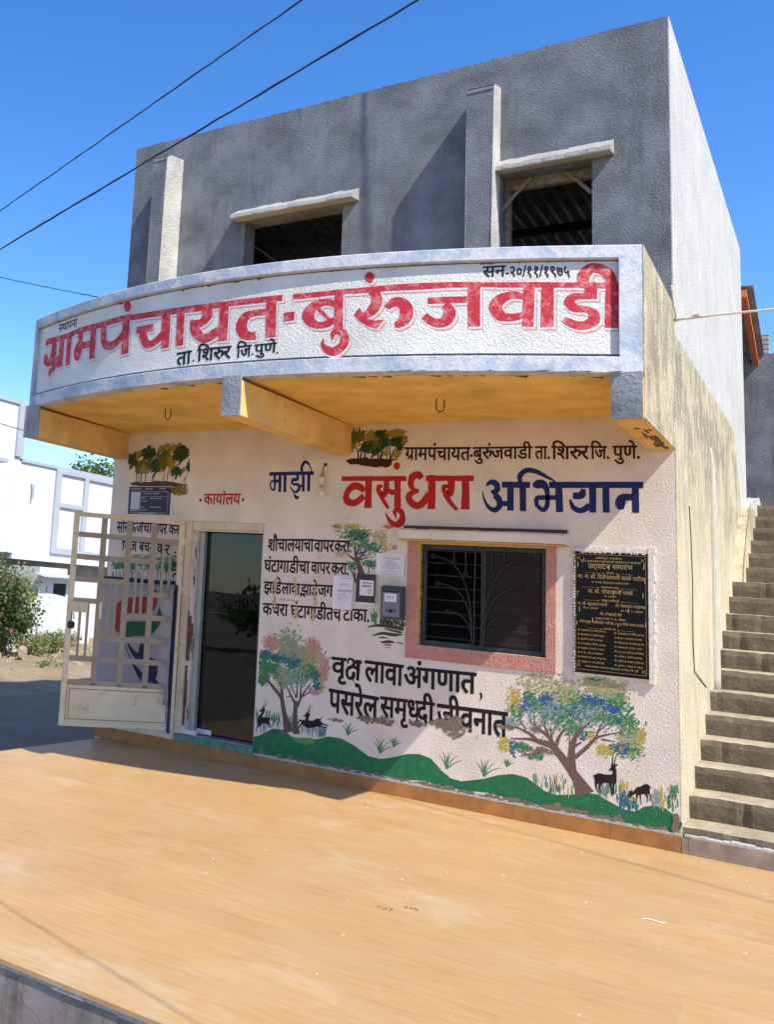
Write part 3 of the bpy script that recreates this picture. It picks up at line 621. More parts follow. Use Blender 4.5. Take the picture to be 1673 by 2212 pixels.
o = q.build('padlock', M['iron'], own=True); tag(o, 'round steel padlock hanging open from the latch of the cream gate', 'padlock')

# ================================================================== STAIRCASE beside the office
ST = thing('concrete_staircase', (6.8, 3.6, -.46), 'rough outdoor concrete staircase climbing along the cream side wall', 'staircase')
pr = random.Random(21); noses = [(.09+.42*k, .20+.199*k) for k in range(18)]
for k, (y, z) in enumerate(noses):
    q = MB(); y1 = noses[k+1][0]+.03 if k < 17 else 9.0; zb = z-.25 if k else -.46; nx = 40
    xs = [6.002+(8.2-6.002)*i/nx for i in range(nx+1)]
    top = [(z-.03+pr.uniform(-.02, .008), z+pr.uniform(-.016, .012)) for _ in xs]; dy = [pr.uniform(-.02, .02) for _ in xs]
    f1, f2 = pr.uniform(0, 6), pr.uniform(2, 4)
    for i in range(nx+1):
        wv_ = .004*math.sin(f1+i*.05*f2)
        dy[i] = dy[i]*.12+wv_; top[i] = (z-.03+(top[i][0]-z+.03)*.3, z+(top[i][1]-z)*.3); top[i] = (top[i][0]+wv_*.3, top[i][1])
        if pr.random() < .05: dy[i] += pr.uniform(.01, .03); top[i] = (top[i][0]-pr.uniform(.005, .02), top[i][1]-.005)
    for i in range(5): dy[i] -= .05*(1-i/5)**2   # plaster fillet against the wall
    for i, x in enumerate(xs):
        q.v += [(x, y+.02+dy[i]*.6, zb), (x, y+dy[i], top[i][0]-.025), (x, y+.012+dy[i], top[i][1]-.004), (x, y+.05, top[i][1]), (x, y1, z+.004), (x, y1, zb)]
    for i in range(nx):
        for j in range(6): a = i*6; q.f.append((a+j, a+(j+1) % 6, a+6+(j+1) % 6, a+6+j)); q.m.append(1 if j in (2, 3) else 0)
    for e in (0, nx): q.f.append(tuple(e*6+j for j in range(6))[::(-1 if e else 1)]); q.m.append(0)
    q.build('step' if k < 17 else 'landing', [M['stair'], M['tread']], ST)
q = MB(); x = 6.0
for x1 in (6.05, 6.62, 7.3, 8.2): q.box(x+.001, x1-.001, -.012-rng.uniform(0, .003), .075, .001, .125+rng.uniform(-.004, .004)); x = x1
q.build('stair_skirting', M['skirt_old'], ST)
q = MB(); pr = random.Random(4)
for i in range(40):
    a = 6.02+2.1*i/40; q.box(a, a+.0525, -.006, .08, .1305, .142+pr.uniform(0, .016))
q.build('stair_mortar', M['grout'], ST)
# rounded wall stub where the upper flight turns away from the office wall
q = MB(); q.prism([(4.75, 2.3), (5.2, 2.3), (8.2, 2.3), (8.2, 3.62), (7.6, 3.72), (6.9, 3.62), (6.2, 3.5), (5.5, 3.1), (4.9, 2.6)], 0, 6.001, 6.11)
q.build('stair_wall_stub', M['side'], ST, bevel=.03)
# ---- wall painting data in millimetres: (surface, colour, kind, numbers)
PAINT = {
 'sign': [
  ('F','sred','s',[204,4355,75,416,4348,68,647,4344,63,851,4357,63,1086,4358,66,1249,4358,61,1563,4366,65,1723,4356,61,1950,4347,58,2162,4339,60,2522,4330,62,2714,4332,54,2884,4333,53,3078,4333,54,3216,4334,55,3367,4332,57]),
  ('F','sred','s',[374,4348,97,397,4283,103,400,4216,120,375,4143,142,307,4105,83,239,4155,101,234,4217,64]),
  ('F','sred','l',[554,4342,100,554,4179,99,553,4019,96]),
  ('F','sred','s',[520,4136,94,451,4060,99,352,3993,65,347,3945,11]),
  ('F','sred','l',[698,4337,95,700,4176,92,702,4015,87]),
  ('F','sred','l',[904,4359,88,910,4278,82,911,4210,74]),
  ('F','sred','s',[909,4226,75,880,4173,133,880,4109,139,891,4055,73,894,4036,28]),
  ('F','sred','l',[944,4188,77,1099,4184,75]),
  ('F','sred','l',[1127,4346,97,1132,4189,96,1138,4021,96]),
  ('F','sred','s',[1295,4338,86,1305,4213,88,1337,4142,85,1424,4114,89,1504,4130,88,1551,4161,84,1587,4207,60,1613,4270,34]),
  ('F','sred','l',[1633,4352,108,1640,4165,103,1647,4001,98]),
  ('F','sred','l',[1787,4215,70,2009,4214,70]),
  ('F','sred','s',[1889,4207,93,1884,4147,102,1923,4076,85,1977,4050,75,2039,4067,75,2105,4113,71,2143,4162,57]),
  ('F','sred','l',[2162,4328,106,2168,4159,101,2173,3994,94]),
  ('F','sred','l',[2337,4325,87,2340,4159,87,2343,3997,86]),
  ('F','sred','s',[2602,4320,79,2638,4260,114,2582,4190,79,2495,4190,67,2456,4220,31]),
  ('F','sred','s',[2480,4205,57,2502,4146,96,2539,4086,94,2614,4036,82,2697,4058,89,2770,4105,77,2808,4150,57]),
  ('F','sred','l',[2809,4326,94,2810,4162,94,2812,3995,93]),
  ('F','sred','s',[3234,4217,60,3116,4220,59,3029,4194,87,2994,4120,109,3018,4046,97,3071,4018,76,3139,4016,75]),
  ('F','sred','l',[3267,4320,95,3272,4155,95,3277,3990,94]),
  ('F','sred','s',[3461,4333,51,3667,4336,46,3832,4344,46,3953,4347,45,3986,4345,48,4131,4350,51,4254,4356,52,4492,4358,57,4546,4358,52,4690,4361,49,4796,4359,45,4901,4357,39,4948,4355,39,5119,4349,44,5286,4347,46,5400,4344,45,5573,4340,46,5710,4338,47,5878,4336,48]),
  ('F','sred','l',[3852,4354,71,3856,4182,71,3860,4019,73]),
  ('F','sred','s',[3832,4231,53,3786,4257,55,3720,4260,62,3642,4231,86,3602,4165,108,3630,4100,81,3694,4068,60,3769,4077,61,3828,4112,57]),
  ('F','sred','l',[3672,4224,36,3732,4164,32,3784,4110,24]),
  ('F','sred','s',[3811,3934,8,3821,3993,47,3856,4010,63,3902,3981,67,3915,3929,73,3893,3876,72,3830,3836,77,3769,3856,61,3734,3904,32,3742,3959,5]),
  ('F','sred','s',[4115,4342,82,4149,4299,77,4157,4240,88,4132,4183,88,4088,4141,68,4043,4129,46]),
  ('F','sred','s',[4238,4183,44,4266,4217,71,4313,4237,80,4366,4208,93,4387,4150,102,4376,4089,92,4334,4051,71,4302,4043,49]),
  ('F','sred','l',[4544,4234,54,4692,4237,54,4826,4237,54]),
  ('F','sred','s',[4664,4201,56,4697,4164,72,4701,4119,94,4678,4066,87,4625,4047,73,4570,4065,67,4517,4112,62]),
  ('F','sred','l',[4871,4355,87,4873,4188,87,4876,4014,85]),
  ('F','sred','s',[5214,4238,31,5180,4261,55,5126,4264,62,5062,4237,81,5022,4177,91,5054,4104,85,5108,4086,64,5161,4089,60,5215,4107,51]),
  ('F','sred','l',[5248,4346,75,5247,4182,75,5243,4011,78]),
  ('F','sred','l',[5374,4340,82,5373,4181,85,5373,4007,86]),
  ('F','sred','l',[5657,4330,92,5654,4263,78]),
  ('F','sred','s',[5696,4255,50,5607,4253,50,5546,4247,58,5515,4209,66,5546,4163,68,5600,4150,54,5641,4142,53,5675,4108,74,5672,4058,80,5628,4025,70,5573,4020,67,5522,4041,61,5480,4070,42]),
  ('F','sred','l',[5794,4330,81,5790,4167,84,5788,4003,85]),
  ('F','sred','s',[5609,4360,75,5611,4419,83,5652,4472,78,5700,4475,80,5751,4448,79,5783,4397,75,5791,4346,68]),
  ('F','sred','p',[3385,4198,3485,4202,3479,4125,3391,4119]),
  ('F','sred','p',[4024,4202,4044,4154,4068,4115,4139,4085,4219,4090,4166,4015,4100,4033,4032,4078,3980,4142]),
  ('F','sred','p',[1689,4473,1688,4453,1680,4437,1668,4426,1651,4422,1632,4425,1614,4435,1598,4451,1587,4471,1581,4492,1583,4511,1590,4528,1603,4539,1620,4543,1639,4539,1657,4529,1673,4513,1684,4494]),
  ('F','sred','p',[4133,4451,4132,4435,4125,4420,4116,4410,4103,4405,4090,4406,4077,4413,4067,4424,4060,4439,4057,4456,4059,4473,4065,4487,4075,4497,4087,4502,4100,4501,4113,4494,4124,4483,4131,4468]),
  ('F','black','p',[2521,3840,2520,3834,2515,3831,2509,3831,2504,3836,2501,3842,2503,3848,2508,3851,2514,3851,2519,3846]),
  ('F','black','p',[3125,3851,3124,3847,3119,3844,3114,3844,3109,3848,3107,3853,3109,3857,3113,3860,3119,3860,3123,3856]),
  ('F','black','p',[3354,3850,3353,3844,3349,3841,3344,3841,3340,3845,3338,3851,3339,3856,3343,3859,3348,3859,3352,3855]),
 ],
 'headline': [
  ('W','wred','s',[2970,3056,50,3319,3056,49,3655,3055,53]),
  ('W','wred','s',[3851,3058,57,4083,3058,53,4314,3057,54]),
  ('W','wred','s',[3222,2925,50,3169,2969,74,3096,2974,76,3031,2904,63,3039,2824,76,3123,2805,70,3219,2875,61]),
  ('W','wred','s',[3263,3083,71,3265,2905,69,3264,2827,73,3263,2753,81]),
  ('W','wred','s',[3450,3053,58,3451,2946,60,3425,2887,59,3374,2926,49,3372,2975,40,3413,2975,34]),
  ('W','wred','s',[3375,2906,35,3427,2829,39,3479,2752,34]),
  ('W','wred','s',[3474,2936,44,3514,2917,58,3553,2922,49]),
  ('W','wred','s',[3564,3082,67,3569,2908,65,3573,2768,73]),
  ('W','wred','s',[3539,2729,39,3578,2744,58,3623,2697,53,3612,2620,77,3553,2590,58,3492,2636,39,3449,2713,8]),
  ('W','wred','s',[3539,2734,49,3563,2648,8]),
  ('W','wred','s',[3811,3058,57,3772,3096,72,3715,3068,73,3702,2995,58,3732,2943,43,3785,2929,43]),
  ('W','wred','s',[3757,2933,48,3690,2890,63,3697,2832,67,3760,2785,71,3826,2815,71,3885,2910,57]),
  ('W','wred','s',[3910,3091,71,3912,2911,75,3911,2755,75]),
  ('W','wred','s',[4096,3072,69,4099,2950,69,4077,2903,66,4034,2930,46,4029,2977,42,4070,2978,33]),
  ('W','wred','s',[4040,2902,46,4097,2819,41,4162,2750,32]),
  ('W','wred','s',[4233,3085,68,4238,2913,72,4236,2756,83]),
  ('W','wred','p',[3587,3185,3585,3171,3580,3160,3571,3151,3560,3146,3549,3146,3538,3151,3528,3160,3522,3172,3520,3185,3522,3198,3527,3210,3536,3219,3547,3223,3558,3223,3569,3218,3578,3210,3584,3198]),
  ('W','navy','s',[4572,2997,58,4706,2996,58,4822,2996,59]),
  ('W','navy','s',[4987,2996,59,5378,2997,57,5751,2998,56]),
  ('W','navy','s',[4431,2986,20,4468,3019,46,4516,3007,59,4531,2951,53,4484,2911,60]),
  ('W','navy','s',[4508,2896,59,4547,2856,58,4552,2796,53,4510,2756,50,4452,2785,35,4412,2855,20,4395,2941,6]),
  ('W','navy','s',[4556,2836,40,4595,2817,50,4647,2833,40]),
  ('W','navy','l',[4648,2997,59,4652,2753,58]),
  ('W','navy','l',[4758,2997,58,4762,2749,57]),
  ('W','navy','s',[4736,3022,37,4734,3082,48,4789,3131,48,4872,3121,44,4964,3071,31,5041,3025,11]),
  ('W','navy','s',[4846,2988,29,4882,2998,79,4928,3003,77,4964,2959,50,4974,2881,41,4969,2803,41,4938,2764,39,4883,2811,37,4883,2870,42,4928,2878,44,5054,2880,44]),
  ('W','navy','s',[5068,2998,61,5072,2872,61,5077,2747,60]),
  ('W','navy','s',[5274,2960,39,5257,2903,65,5187,2898,58]),
  ('W','navy','s',[5165,2864,18,5192,2792,42,5257,2765,52,5330,2813,55]),
  ('W','navy','l',[5350,2999,56,5351,2748,56]),
  ('W','navy','l',[5457,2999,56,5459,2750,56]),
  ('W','navy','s',[5662,2890,57,5588,2883,68,5571,2831,83,5579,2780,42]),
  ('W','navy','l',[5689,3000,56,5691,2754,56]),
  ('W','navy','s',[2126,3109,39,2386,3113,38,2652,3116,40]),
  ('W','navy','s',[2194,3100,31,2201,2978,25,2196,2942,28,2177,2932,23,2156,2952,16,2146,2998,17,2161,3026,22,2198,3034,31]),
  ('W','navy','l',[2191,3028,36,2264,3031,36]),
  ('W','navy','l',[2258,3094,36,2263,2910,33]),
  ('W','navy','l',[2318,3099,35,2324,2910,33]),
  ('W','navy','s',[2466,3099,33,2465,3049,32,2417,3044,40,2405,3008,24,2435,2994,27,2473,2994,30,2491,2964,32,2476,2924,32,2439,2911,22,2408,2938,18,2382,2978,8]),
  ('W','navy','l',[2490,2974,25,2538,2981,30]),
  ('W','navy','s',[2429,2903,8,2452,2861,29,2472,2849,35,2496,2869,8]),
  ('W','navy','l',[2532,3099,31,2542,2917,30]),
  ('W','navy','l',[2597,3103,35,2602,2920,31]),
  ('W','navy','s',[2515,3131,27,2513,3184,33,2538,3229,37,2570,3233,30,2604,3193,16,2627,3135,8]),
 ],
 'lettering': [
  ('W','cred','p',[1285,2809,1282,2797,1274,2789,1263,2789,1253,2796,1249,2808,1252,2821,1260,2828,1271,2828,1280,2821]),
  ('W','cred','p',[1835,2821,1832,2809,1824,2802,1814,2802,1805,2809,1801,2820,1804,2832,1812,2839,1822,2839,1831,2832]),
  ('W','bblack','s',[4402,1060,21,4413,1027,18,4397,985,4]),
  ('W','bblack','p',[979,2197,975,2189,966,2185,956,2188,952,2196,955,2205,964,2209,974,2206]),
 ],
 'ksha': [
  ('W','bblack','s',[3184,1209,38,3221,1209,38,3252,1211,37]),
  ('W','bblack','s',[3104,1180,16,3112,1221,22,3145,1228,23,3172,1200,31,3160,1161,36,3112,1134,34,3099,1090,31,3119,1042,28,3159,1047,37,3172,1079,40,3166,1107,28]),
  ('W','bblack','s',[3157,1041,15,3171,1020,11,3184,996,6]),
  ('W','bblack','s',[3166,1161,31,3191,1147,30,3216,1146,29]),
  ('W','bblack','s',[3216,1212,42,3216,1120,38,3214,1027,31]),
 ],
 'hills': [
  ('W','green','p',[2086,308,2158,336,2307,428,2420,434,2535,377,2667,324,2790,392,2931,443,3071,443,3211,394,3349,322,3466,315,3580,345,3739,405,3850,424,3960,400,4061,308,4146,255,4243,245,4432,299,4577,360,4694,389,4810,379,4886,335,4961,291,5060,277,5169,300,5301,341,5384,340,5465,303,5579,258,5670,257,5726,305,5804,334,5880,329,5945,288,6008,229,5975,146,5691,138,5522,130,5348,147,5170,159,4986,149,4862,169,4670,172,4474,187,4272,170,4064,166,3903,188,3746,168,3421,164,3082,163,2546,146,2265,143,2087,148]),
  ('W','lgreen','p',[2488,386,2591,377,2718,397,2808,395,2774,357,2676,320,2593,333,2536,357]),
 ],
 'tree_left': [
  ('W','trunk','s',[2494,417,128,2447,551,64,2415,665,48,2390,751,41,2298,841,34,2226,899,26,2146,914,9]),
  ('W','trunk','s',[2410,694,34,2394,812,34,2383,900,20,2390,1021,10]),
  ('W','trunk','s',[2385,858,17,2348,926,17,2337,997,8]),
  ('W','trunk','s',[2379,906,13,2400,956,12,2432,1002,6]),
  ('W','trunk','s',[2240,889,17,2195,968,17,2169,1081,13]),
  ('W','trunk','s',[2250,896,10,2215,983,10,2213,1074,8]),
  ('W','trunk','s',[2231,936,8,2241,1065,7]),
  ('W','trunk','s',[2580,412,83,2561,538,50,2554,684,46,2558,744,33]),
  ('W','trunk','s',[2553,702,33,2503,784,24,2438,877,9]),
  ('W','trunk','s',[2563,774,20,2564,893,17,2538,1014,9]),
  ('W','trunk','s',[2569,923,13,2569,1072,9]),
  ('W','trunk','s',[2556,773,13,2483,924,7]),
  ('W','trunk','s',[2577,687,28,2615,787,24,2688,902,12,2737,967,6]),
  ('W','trunk','s',[2602,779,20,2610,898,18,2611,1023,9]),
  ('W','trunk','s',[2609,922,12,2682,1031,7]),
  ('W','trunk','s',[2628,794,15,2767,886,7]),
  ('W','trunk','s',[2709,869,9,2770,959,6]),
  ('W','trunk','s',[2496,780,13,2443,767,7]),
  ('W','pink','d',[2253,1298,89,67,43,60,25,38]),
  ('W','pink','d',[2710,1301,84,77,40,67,25,38]),
  ('W','pink','d',[2854,1104,51,111,40,60,25,38]),
  ('W','pgreen','d',[2444,1310,127,132,42,105,25,38]),
  ('W','olive','d',[2702,1181,110,106,40,75,25,38]),
  ('W','olive','d',[2833,984,38,110,40,42,25,38]),
  ('W','pgreen','d',[2501,1232,198,66,41,90,25,38]),
  ('W','teal','d',[2184,1174,62,49,43,37,25,38]),
  ('W','teal','d',[2479,1145,119,60,41,75,25,38]),
  ('W','teal','d',[2302,1156,54,36,42,27,25,38]),
  ('W','teal','d',[2768,1018,39,64,40,36,25,38]),
  ('W','teal','d',[2791,921,38,35,40,21,25,38]),
  ('W','mgreen','d',[2170,1038,76,133,43,75,25,38]),
  ('W','mgreen','d',[2281,1039,88,78,42,54,25,38]),
  ('W','mgreen','d',[2668,1071,78,77,41,54,25,38]),
  ('W','mgreen','d',[2157,903,62,48,43,30,25,38]),
  ('W','pteal','d',[2540,979,164,95,41,90,25,38]),
  ('W','pgreen','d',[2407,963,100,101,42,75,25,38]),
  ('W','pink','d',[2762,853,64,23,40,18,25,38]),
  ('W','mgreen','d',[2438,1021,315,101,42,75,25,38]),
  ('W','teal','d',[2425,1151,277,54,42,36,25,38]),
  ('W','olive','d',[2595,1218,195,95,41,45,25,38]),
 ],
 'reeds': [
  ('W','mgreen','d',[2348,519,60,77,101,14,90,13]),
  ('W','mgreen','d',[2522,521,33,58,99,8,90,13]),
  ('W','mgreen','d',[2108,521,28,66,104,8,90,13]),
  ('W','pteal','d',[2746,484,140,52,96,34,90,13]),
  ('W','teal','d',[2860,495,44,51,95,14,90,13]),
  ('W','pteal','d',[2210,433,27,36,103,8,90,13]),
  ('W','mgreen','d',[2258,554,41,47,102,6,90,13]),
  ('W','yel','d',[5054,361,151,75,89,12,90,14]),
  ('W','teal','d',[5054,361,159,75,89,12,90,14]),
  ('W','mgreen','d',[4973,338,160,67,90,10,90,14]),
  ('W','yel','d',[5571,439,45,56,83,5,90,14]),
  ('W','mgreen','d',[5413,394,53,65,85,8,90,14]),
  ('W','teal','d',[5593,347,66,48,83,16,90,14]),
  ('W','mgreen','d',[5504,386,75,48,84,10,90,14]),
  ('W','yel','d',[5848,419,14,71,80,4,90,14]),
  ('W','yel','d',[5652,350,37,32,82,5,90,14]),
  ('W','teal','d',[5575,332,53,58,86,22,90,13]),
  ('W','teal','d',[5646,293,40,29,85,12,90,13]),
  ('W','pteal','d',[5817,387,30,52,83,14,90,13]),
  ('W','yel','d',[5864,396,17,80,82,8,90,13]),
  ('W','mgreen','d',[5949,422,63,93,81,26,90,13]),
  ('W','yel','d',[5572,427,18,29,86,4,90,13]),
  ('W','pteal','d',[5445,375,41,44,87,10,90,13]),
  ('W','mgreen','s',[3131,484,12,3104,541,12,3065,576,4]),
  ('W','mgreen','s',[3131,484,12,3117,559,12,3098,607,4]),
  ('W','mgreen','s',[3131,484,12,3132,553,12,3137,600,3]),
  ('W','mgreen','s',[3131,484,12,3144,563,12,3167,617,3]),
  ('W','mgreen','s',[3131,484,11,3161,546,11,3209,591,3]),
  ('W','mgreen','s',[3131,484,11,3179,530,11,3251,566,3]),
  ('W','mgreen','s',[3464,364,12,3434,430,12,3390,471,3]),
  ('W','mgreen','s',[3464,364,12,3449,450,12,3428,506,3]),
  ('W','mgreen','s',[3464,364,12,3467,444,12,3473,498,3]),
  ('W','mgreen','s',[3464,364,11,3480,455,11,3507,519,3]),
  ('W','mgreen','s',[3464,364,11,3500,436,11,3554,489,3]),
  ('W','mgreen','s',[3464,364,10,3519,417,10,3602,460,3]),
  ('W','mgreen','s',[3601,448,12,3582,490,12,3555,515,3]),
  ('W','mgreen','s',[3601,448,12,3592,502,12,3579,537,3]),
  ('W','mgreen','s',[3601,448,11,3603,499,11,3607,532,3]),
  ('W','mgreen','s',[3601,448,11,3611,505,11,3628,545,3]),
  ('W','mgreen','s',[3601,448,11,3623,493,10,3657,526,3]),
  ('W','mgreen','s',[3601,448,10,3635,481,10,3687,508,3]),
  ('W','mgreen','s',[4107,328,11,4076,401,11,4029,446,3]),
  ('W','mgreen','s',[4107,328,11,4092,424,11,4071,486,3]),
  ('W','mgreen','s',[4107,328,11,4111,417,11,4118,477,3]),
  ('W','mgreen','s',[4107,328,10,4125,429,10,4154,499,3]),
  ('W','mgreen','s',[4107,328,10,4146,408,10,4205,467,3]),
  ('W','mgreen','s',[4107,328,10,4166,387,10,4255,435,3]),
  ('W','mgreen','s',[4445,321,11,4415,393,11,4371,437,3]),
  ('W','mgreen','s',[4445,321,11,4431,415,11,4411,475,3]),
  ('W','mgreen','s',[4445,321,10,4449,408,10,4456,467,3]),
  ('W','mgreen','s',[4445,321,10,4463,420,10,4490,489,3]),
  ('W','mgreen','s',[4445,321,10,4482,400,9,4538,457,3]),
  ('W','mgreen','s',[4445,321,9,4501,379,9,4586,425,3]),
  ('W','mgreen','s',[4641,442,11,4628,474,11,4609,494,3]),
  ('W','mgreen','s',[4641,442,10,4635,484,10,4627,511,3]),
  ('W','mgreen','s',[4641,442,10,4643,481,10,4646,507,3]),
  ('W','mgreen','s',[4641,442,10,4649,486,10,4662,517,3]),
  ('W','mgreen','s',[4641,442,9,4658,477,9,4683,503,3]),
  ('W','mgreen','s',[4641,442,9,4667,468,9,4704,488,3]),
 ],
 'deer': [
  ('W','dblack','p',[2139,586,2169,608,2182,622,2207,619,2211,598,2199,570,2183,543,2177,525,2218,530,2259,530,2283,534,2270,514,2269,484,2287,451,2292,431,2285,430,2270,454,2252,470,2275,428,2268,427,2235,467,2215,467,2178,456,2170,422,2175,369,2167,364,2162,420,2151,434,2129,403,2117,354,2110,356,2121,414,2136,453,2131,482,2139,525,2168,565,2174,581,2143,577]),
  ('W','dblack','s',[2183,619,9,2194,665,5,2217,738,2]),
  ('W','dblack','s',[2196,620,9,2224,675,5,2246,723,2]),
 ],
 'deer2': [
  ('W','dblack','p',[2643,603,2675,625,2674,645,2693,642,2716,642,2720,622,2709,594,2703,568,2755,572,2792,598,2827,600,2843,614,2848,635,2852,615,2834,584,2857,564,2896,555,2921,553,2915,541,2884,545,2845,550,2859,532,2903,530,2916,521,2904,518,2821,523,2745,501,2713,490,2680,497,2654,511,2634,520,2609,481,2597,462,2608,504,2633,540,2613,546,2591,519,2584,530,2612,563,2665,562,2679,602,2650,598]),
  ('W','dblack','s',[2694,639,8,2701,687,5,2719,733,2]),
  ('W','dblack','s',[2710,641,8,2720,695,5,2746,734,2]),
 ],
 'deer3': [
  ('W','dblack','p',[5469,559,5489,585,5489,614,5503,606,5514,608,5535,617,5532,602,5519,591,5525,574,5527,550,5529,492,5532,478,5516,451,5509,425,5511,361,5505,360,5499,399,5495,450,5489,448,5493,403,5498,351,5490,350,5481,401,5468,450,5427,445,5418,431,5404,421,5406,387,5418,363,5409,361,5395,390,5388,423,5393,434,5377,421,5379,387,5388,362,5379,360,5370,390,5361,418,5361,447,5354,485,5340,488,5354,495,5391,519,5437,515,5487,521,5498,535,5500,557,5473,553]),
  ('W','dblack','s',[5501,604,7,5499,647,6,5510,703,2]),
  ('W','dblack','s',[5514,607,7,5521,661,6,5540,703,2]),
 ],
 'deer4': [
  ('W','dblack','p',[5616,364,5620,388,5620,419,5627,421,5631,405,5638,428,5645,426,5645,407,5665,432,5678,454,5705,464,5731,487,5757,495,5775,484,5787,462,5783,459,5777,470,5774,431,5783,409,5782,371,5778,361,5773,365,5777,394,5772,414,5754,421,5763,401,5760,351,5754,349,5754,390,5735,412,5711,403,5710,367,5716,323,5710,321,5704,366,5697,400,5686,386,5678,361,5677,318,5673,317,5673,370,5676,403,5656,393,5636,375,5624,363]),
 ],
 'tree_right': [
  ('W','trunkr','s',[5282,325,162,5236,419,95,5189,484,78,5165,530,73]),
  ('W','trunkr','s',[5169,514,74,5085,617,66,5020,682,58,4931,702,48,4832,712,26,4680,693,9]),
  ('W','trunkr','s',[4906,698,36,4840,756,27,4722,798,16,4602,800,9]),
  ('W','trunkr','s',[5037,684,40,4988,761,34,4889,823,25,4822,882,9]),
  ('W','trunkr','s',[5004,747,22,4946,874,16,4934,975,7]),
  ('W','trunkr','s',[4955,850,16,4963,911,12,4983,973,6]),
  ('W','trunkr','s',[4881,830,13,4870,906,10,4867,992,7]),
  ('W','trunkr','s',[5020,749,17,5004,849,8]),
  ('W','trunkr','s',[5028,784,12,5060,916,6]),
  ('W','trunkr','s',[4806,794,14,4755,855,16,4770,900,5]),
  ('W','trunkr','s',[5053,679,31,5069,748,27,5101,812,19,5157,871,6]),
  ('W','trunkr','s',[5185,500,69,5177,657,57,5204,778,38,5236,841,23,5260,903,6]),
  ('W','trunkr','s',[5165,688,16,5161,796,6]),
  ('W','trunkr','s',[5228,832,27,5307,910,19,5369,977,19,5446,1005,17,5530,1000,5]),
  ('W','trunkr','s',[5204,616,34,5291,708,31,5353,784,26,5407,826,20,5559,882,8]),
  ('W','trunkr','s',[5368,795,19,5392,873,15,5431,953,4]),
  ('W','trunkr','s',[5392,865,14,5476,943,4]),
  ('W','trunkr','s',[5415,802,17,5521,798,5]),
  ('W','trunkr','s',[5204,711,23,5259,753,9]),
  ('W','pyel','d',[4870,1208,108,95,40,45,35,34]),
  ('W','pyel','d',[5092,1167,160,128,39,90,35,34]),
  ('W','pyel','d',[5370,1253,116,67,38,45,35,34]),
  ('W','pyel','d',[5531,1231,98,99,37,51,35,34]),
  ('W','pgreen','d',[5447,1196,130,75,37,54,35,34]),
  ('W','pgreen','d',[5172,1135,95,76,39,36,35,34]),
  ('W','yel','d',[4694,1038,59,105,41,30,35,34]),
  ('W','yel','d',[4613,634,51,61,41,21,35,34]),
  ('W','yel','d',[5708,872,44,48,36,21,35,34]),
  ('W','yel','d',[5445,725,61,57,37,24,35,34]),
  ('W','yel','d',[5337,815,31,41,38,12,35,34]),
  ('W','mgreen','d',[4829,1090,50,52,40,18,35,34]),
  ('W','mgreen','d',[4871,1018,58,52,40,21,35,34]),
  ('W','mgreen','d',[4721,928,51,61,41,21,35,34]),
  ('W','mgreen','d',[5092,946,120,76,39,54,35,34]),
  ('W','mgreen','d',[5181,858,71,50,38,24,35,34]),
  ('W','mgreen','d',[5484,969,98,58,37,36,35,34]),
  ('W','mgreen','d',[5620,972,67,122,36,54,35,34]),
  ('W','mgreen','d',[5546,1134,83,66,37,36,35,34]),
  ('W','mgreen','d',[4774,634,58,51,41,21,35,34]),
  ('W','mgreen','d',[4890,576,49,34,40,12,35,34]),
  ('W','mgreen','d',[5354,1293,62,34,38,12,35,34]),
  ('W','mgreen','d',[5291,1092,155,50,38,45,35,34]),
  ('W','blue','d',[4804,1000,50,60,40,24,35,34]),
  ('W','blue','d',[4978,1075,57,60,40,27,35,34]),
  ('W','blue','d',[5044,999,40,34,39,12,35,34]),
  ('W','teal','d',[5212,1005,55,59,38,24,35,34]),
  ('W','blue','d',[5338,1115,93,42,38,27,35,34]),
  ('W','blue','d',[5500,1062,53,49,37,24,35,34]),
  ('W','blue','d',[5545,969,23,25,37,9,35,34]),
  ('W','blue','d',[5589,764,45,49,36,18,35,34]),
  ('W','teal','d',[5275,805,55,33,38,13,35,34]),
  ('W','teal','d',[4698,613,34,69,41,15,35,34]),
  ('W','pteal','d',[4970,980,202,77,40,66,35,34]),
  ('W','pteal','d',[5291,1008,193,75,38,72,35,34]),
  ('W','teal','d',[5551,734,75,49,36,24,35,34]),
  ('W','pteal','d',[4679,835,59,52,41,18,35,34]),
  ('W','mgreen','d',[5196,1011,387,201,38,90,35,34]),
  ('W','pteal','d',[5052,923,332,135,39,60,35,34]),
  ('W','teal','d',[5132,1045,352,101,39,36,35,34]),
  ('W','pgreen','d',[5634,844,89,178,36,51,35,34]),
  ('W','pyel','d',[5634,812,103,113,36,54,35,34]),
  ('W','mgreen','d',[5655,751,74,64,36,27,35,34]),
 ],
 'tree_mid': [
  ('W','trunk','s',[3224,2060,76,3194,2153,56,3166,2215,50,3150,2277,30,3141,2347,19,3147,2404,8]),
  ('W','trunk','s',[3145,2220,32,3097,2249,18,3056,2279,8,3014,2316,4]),
  ('W','trunk','s',[3167,2272,23,3181,2355,15,3225,2426,5]),
  ('W','trunk','s',[3175,2310,10,3252,2396,4]),
  ('W','trunk','s',[3179,2222,32,3229,2287,19,3326,2358,6]),
  ('W','trunk','s',[3224,2262,13,3308,2284,5]),
  ('W','trunk','s',[3198,2223,19,3264,2251,11,3335,2261,4]),
  ('W','trunk','s',[3167,1988,27,3137,2068,23,3099,2122,8]),
  ('W','trunk','s',[3151,2062,13,3141,2144,7]),
  ('W','trunk','s',[3295,2096,13,3292,2183,7]),
  ('W','yel','d',[3086,2565,101,23,35,22,20,34]),
  ('W','pyel','d',[3393,2483,78,57,34,28,20,34]),
  ('W','pyel','d',[2985,2546,75,39,35,14,20,34]),
  ('W','mgreen','d',[2923,2558,41,16,36,8,20,34]),
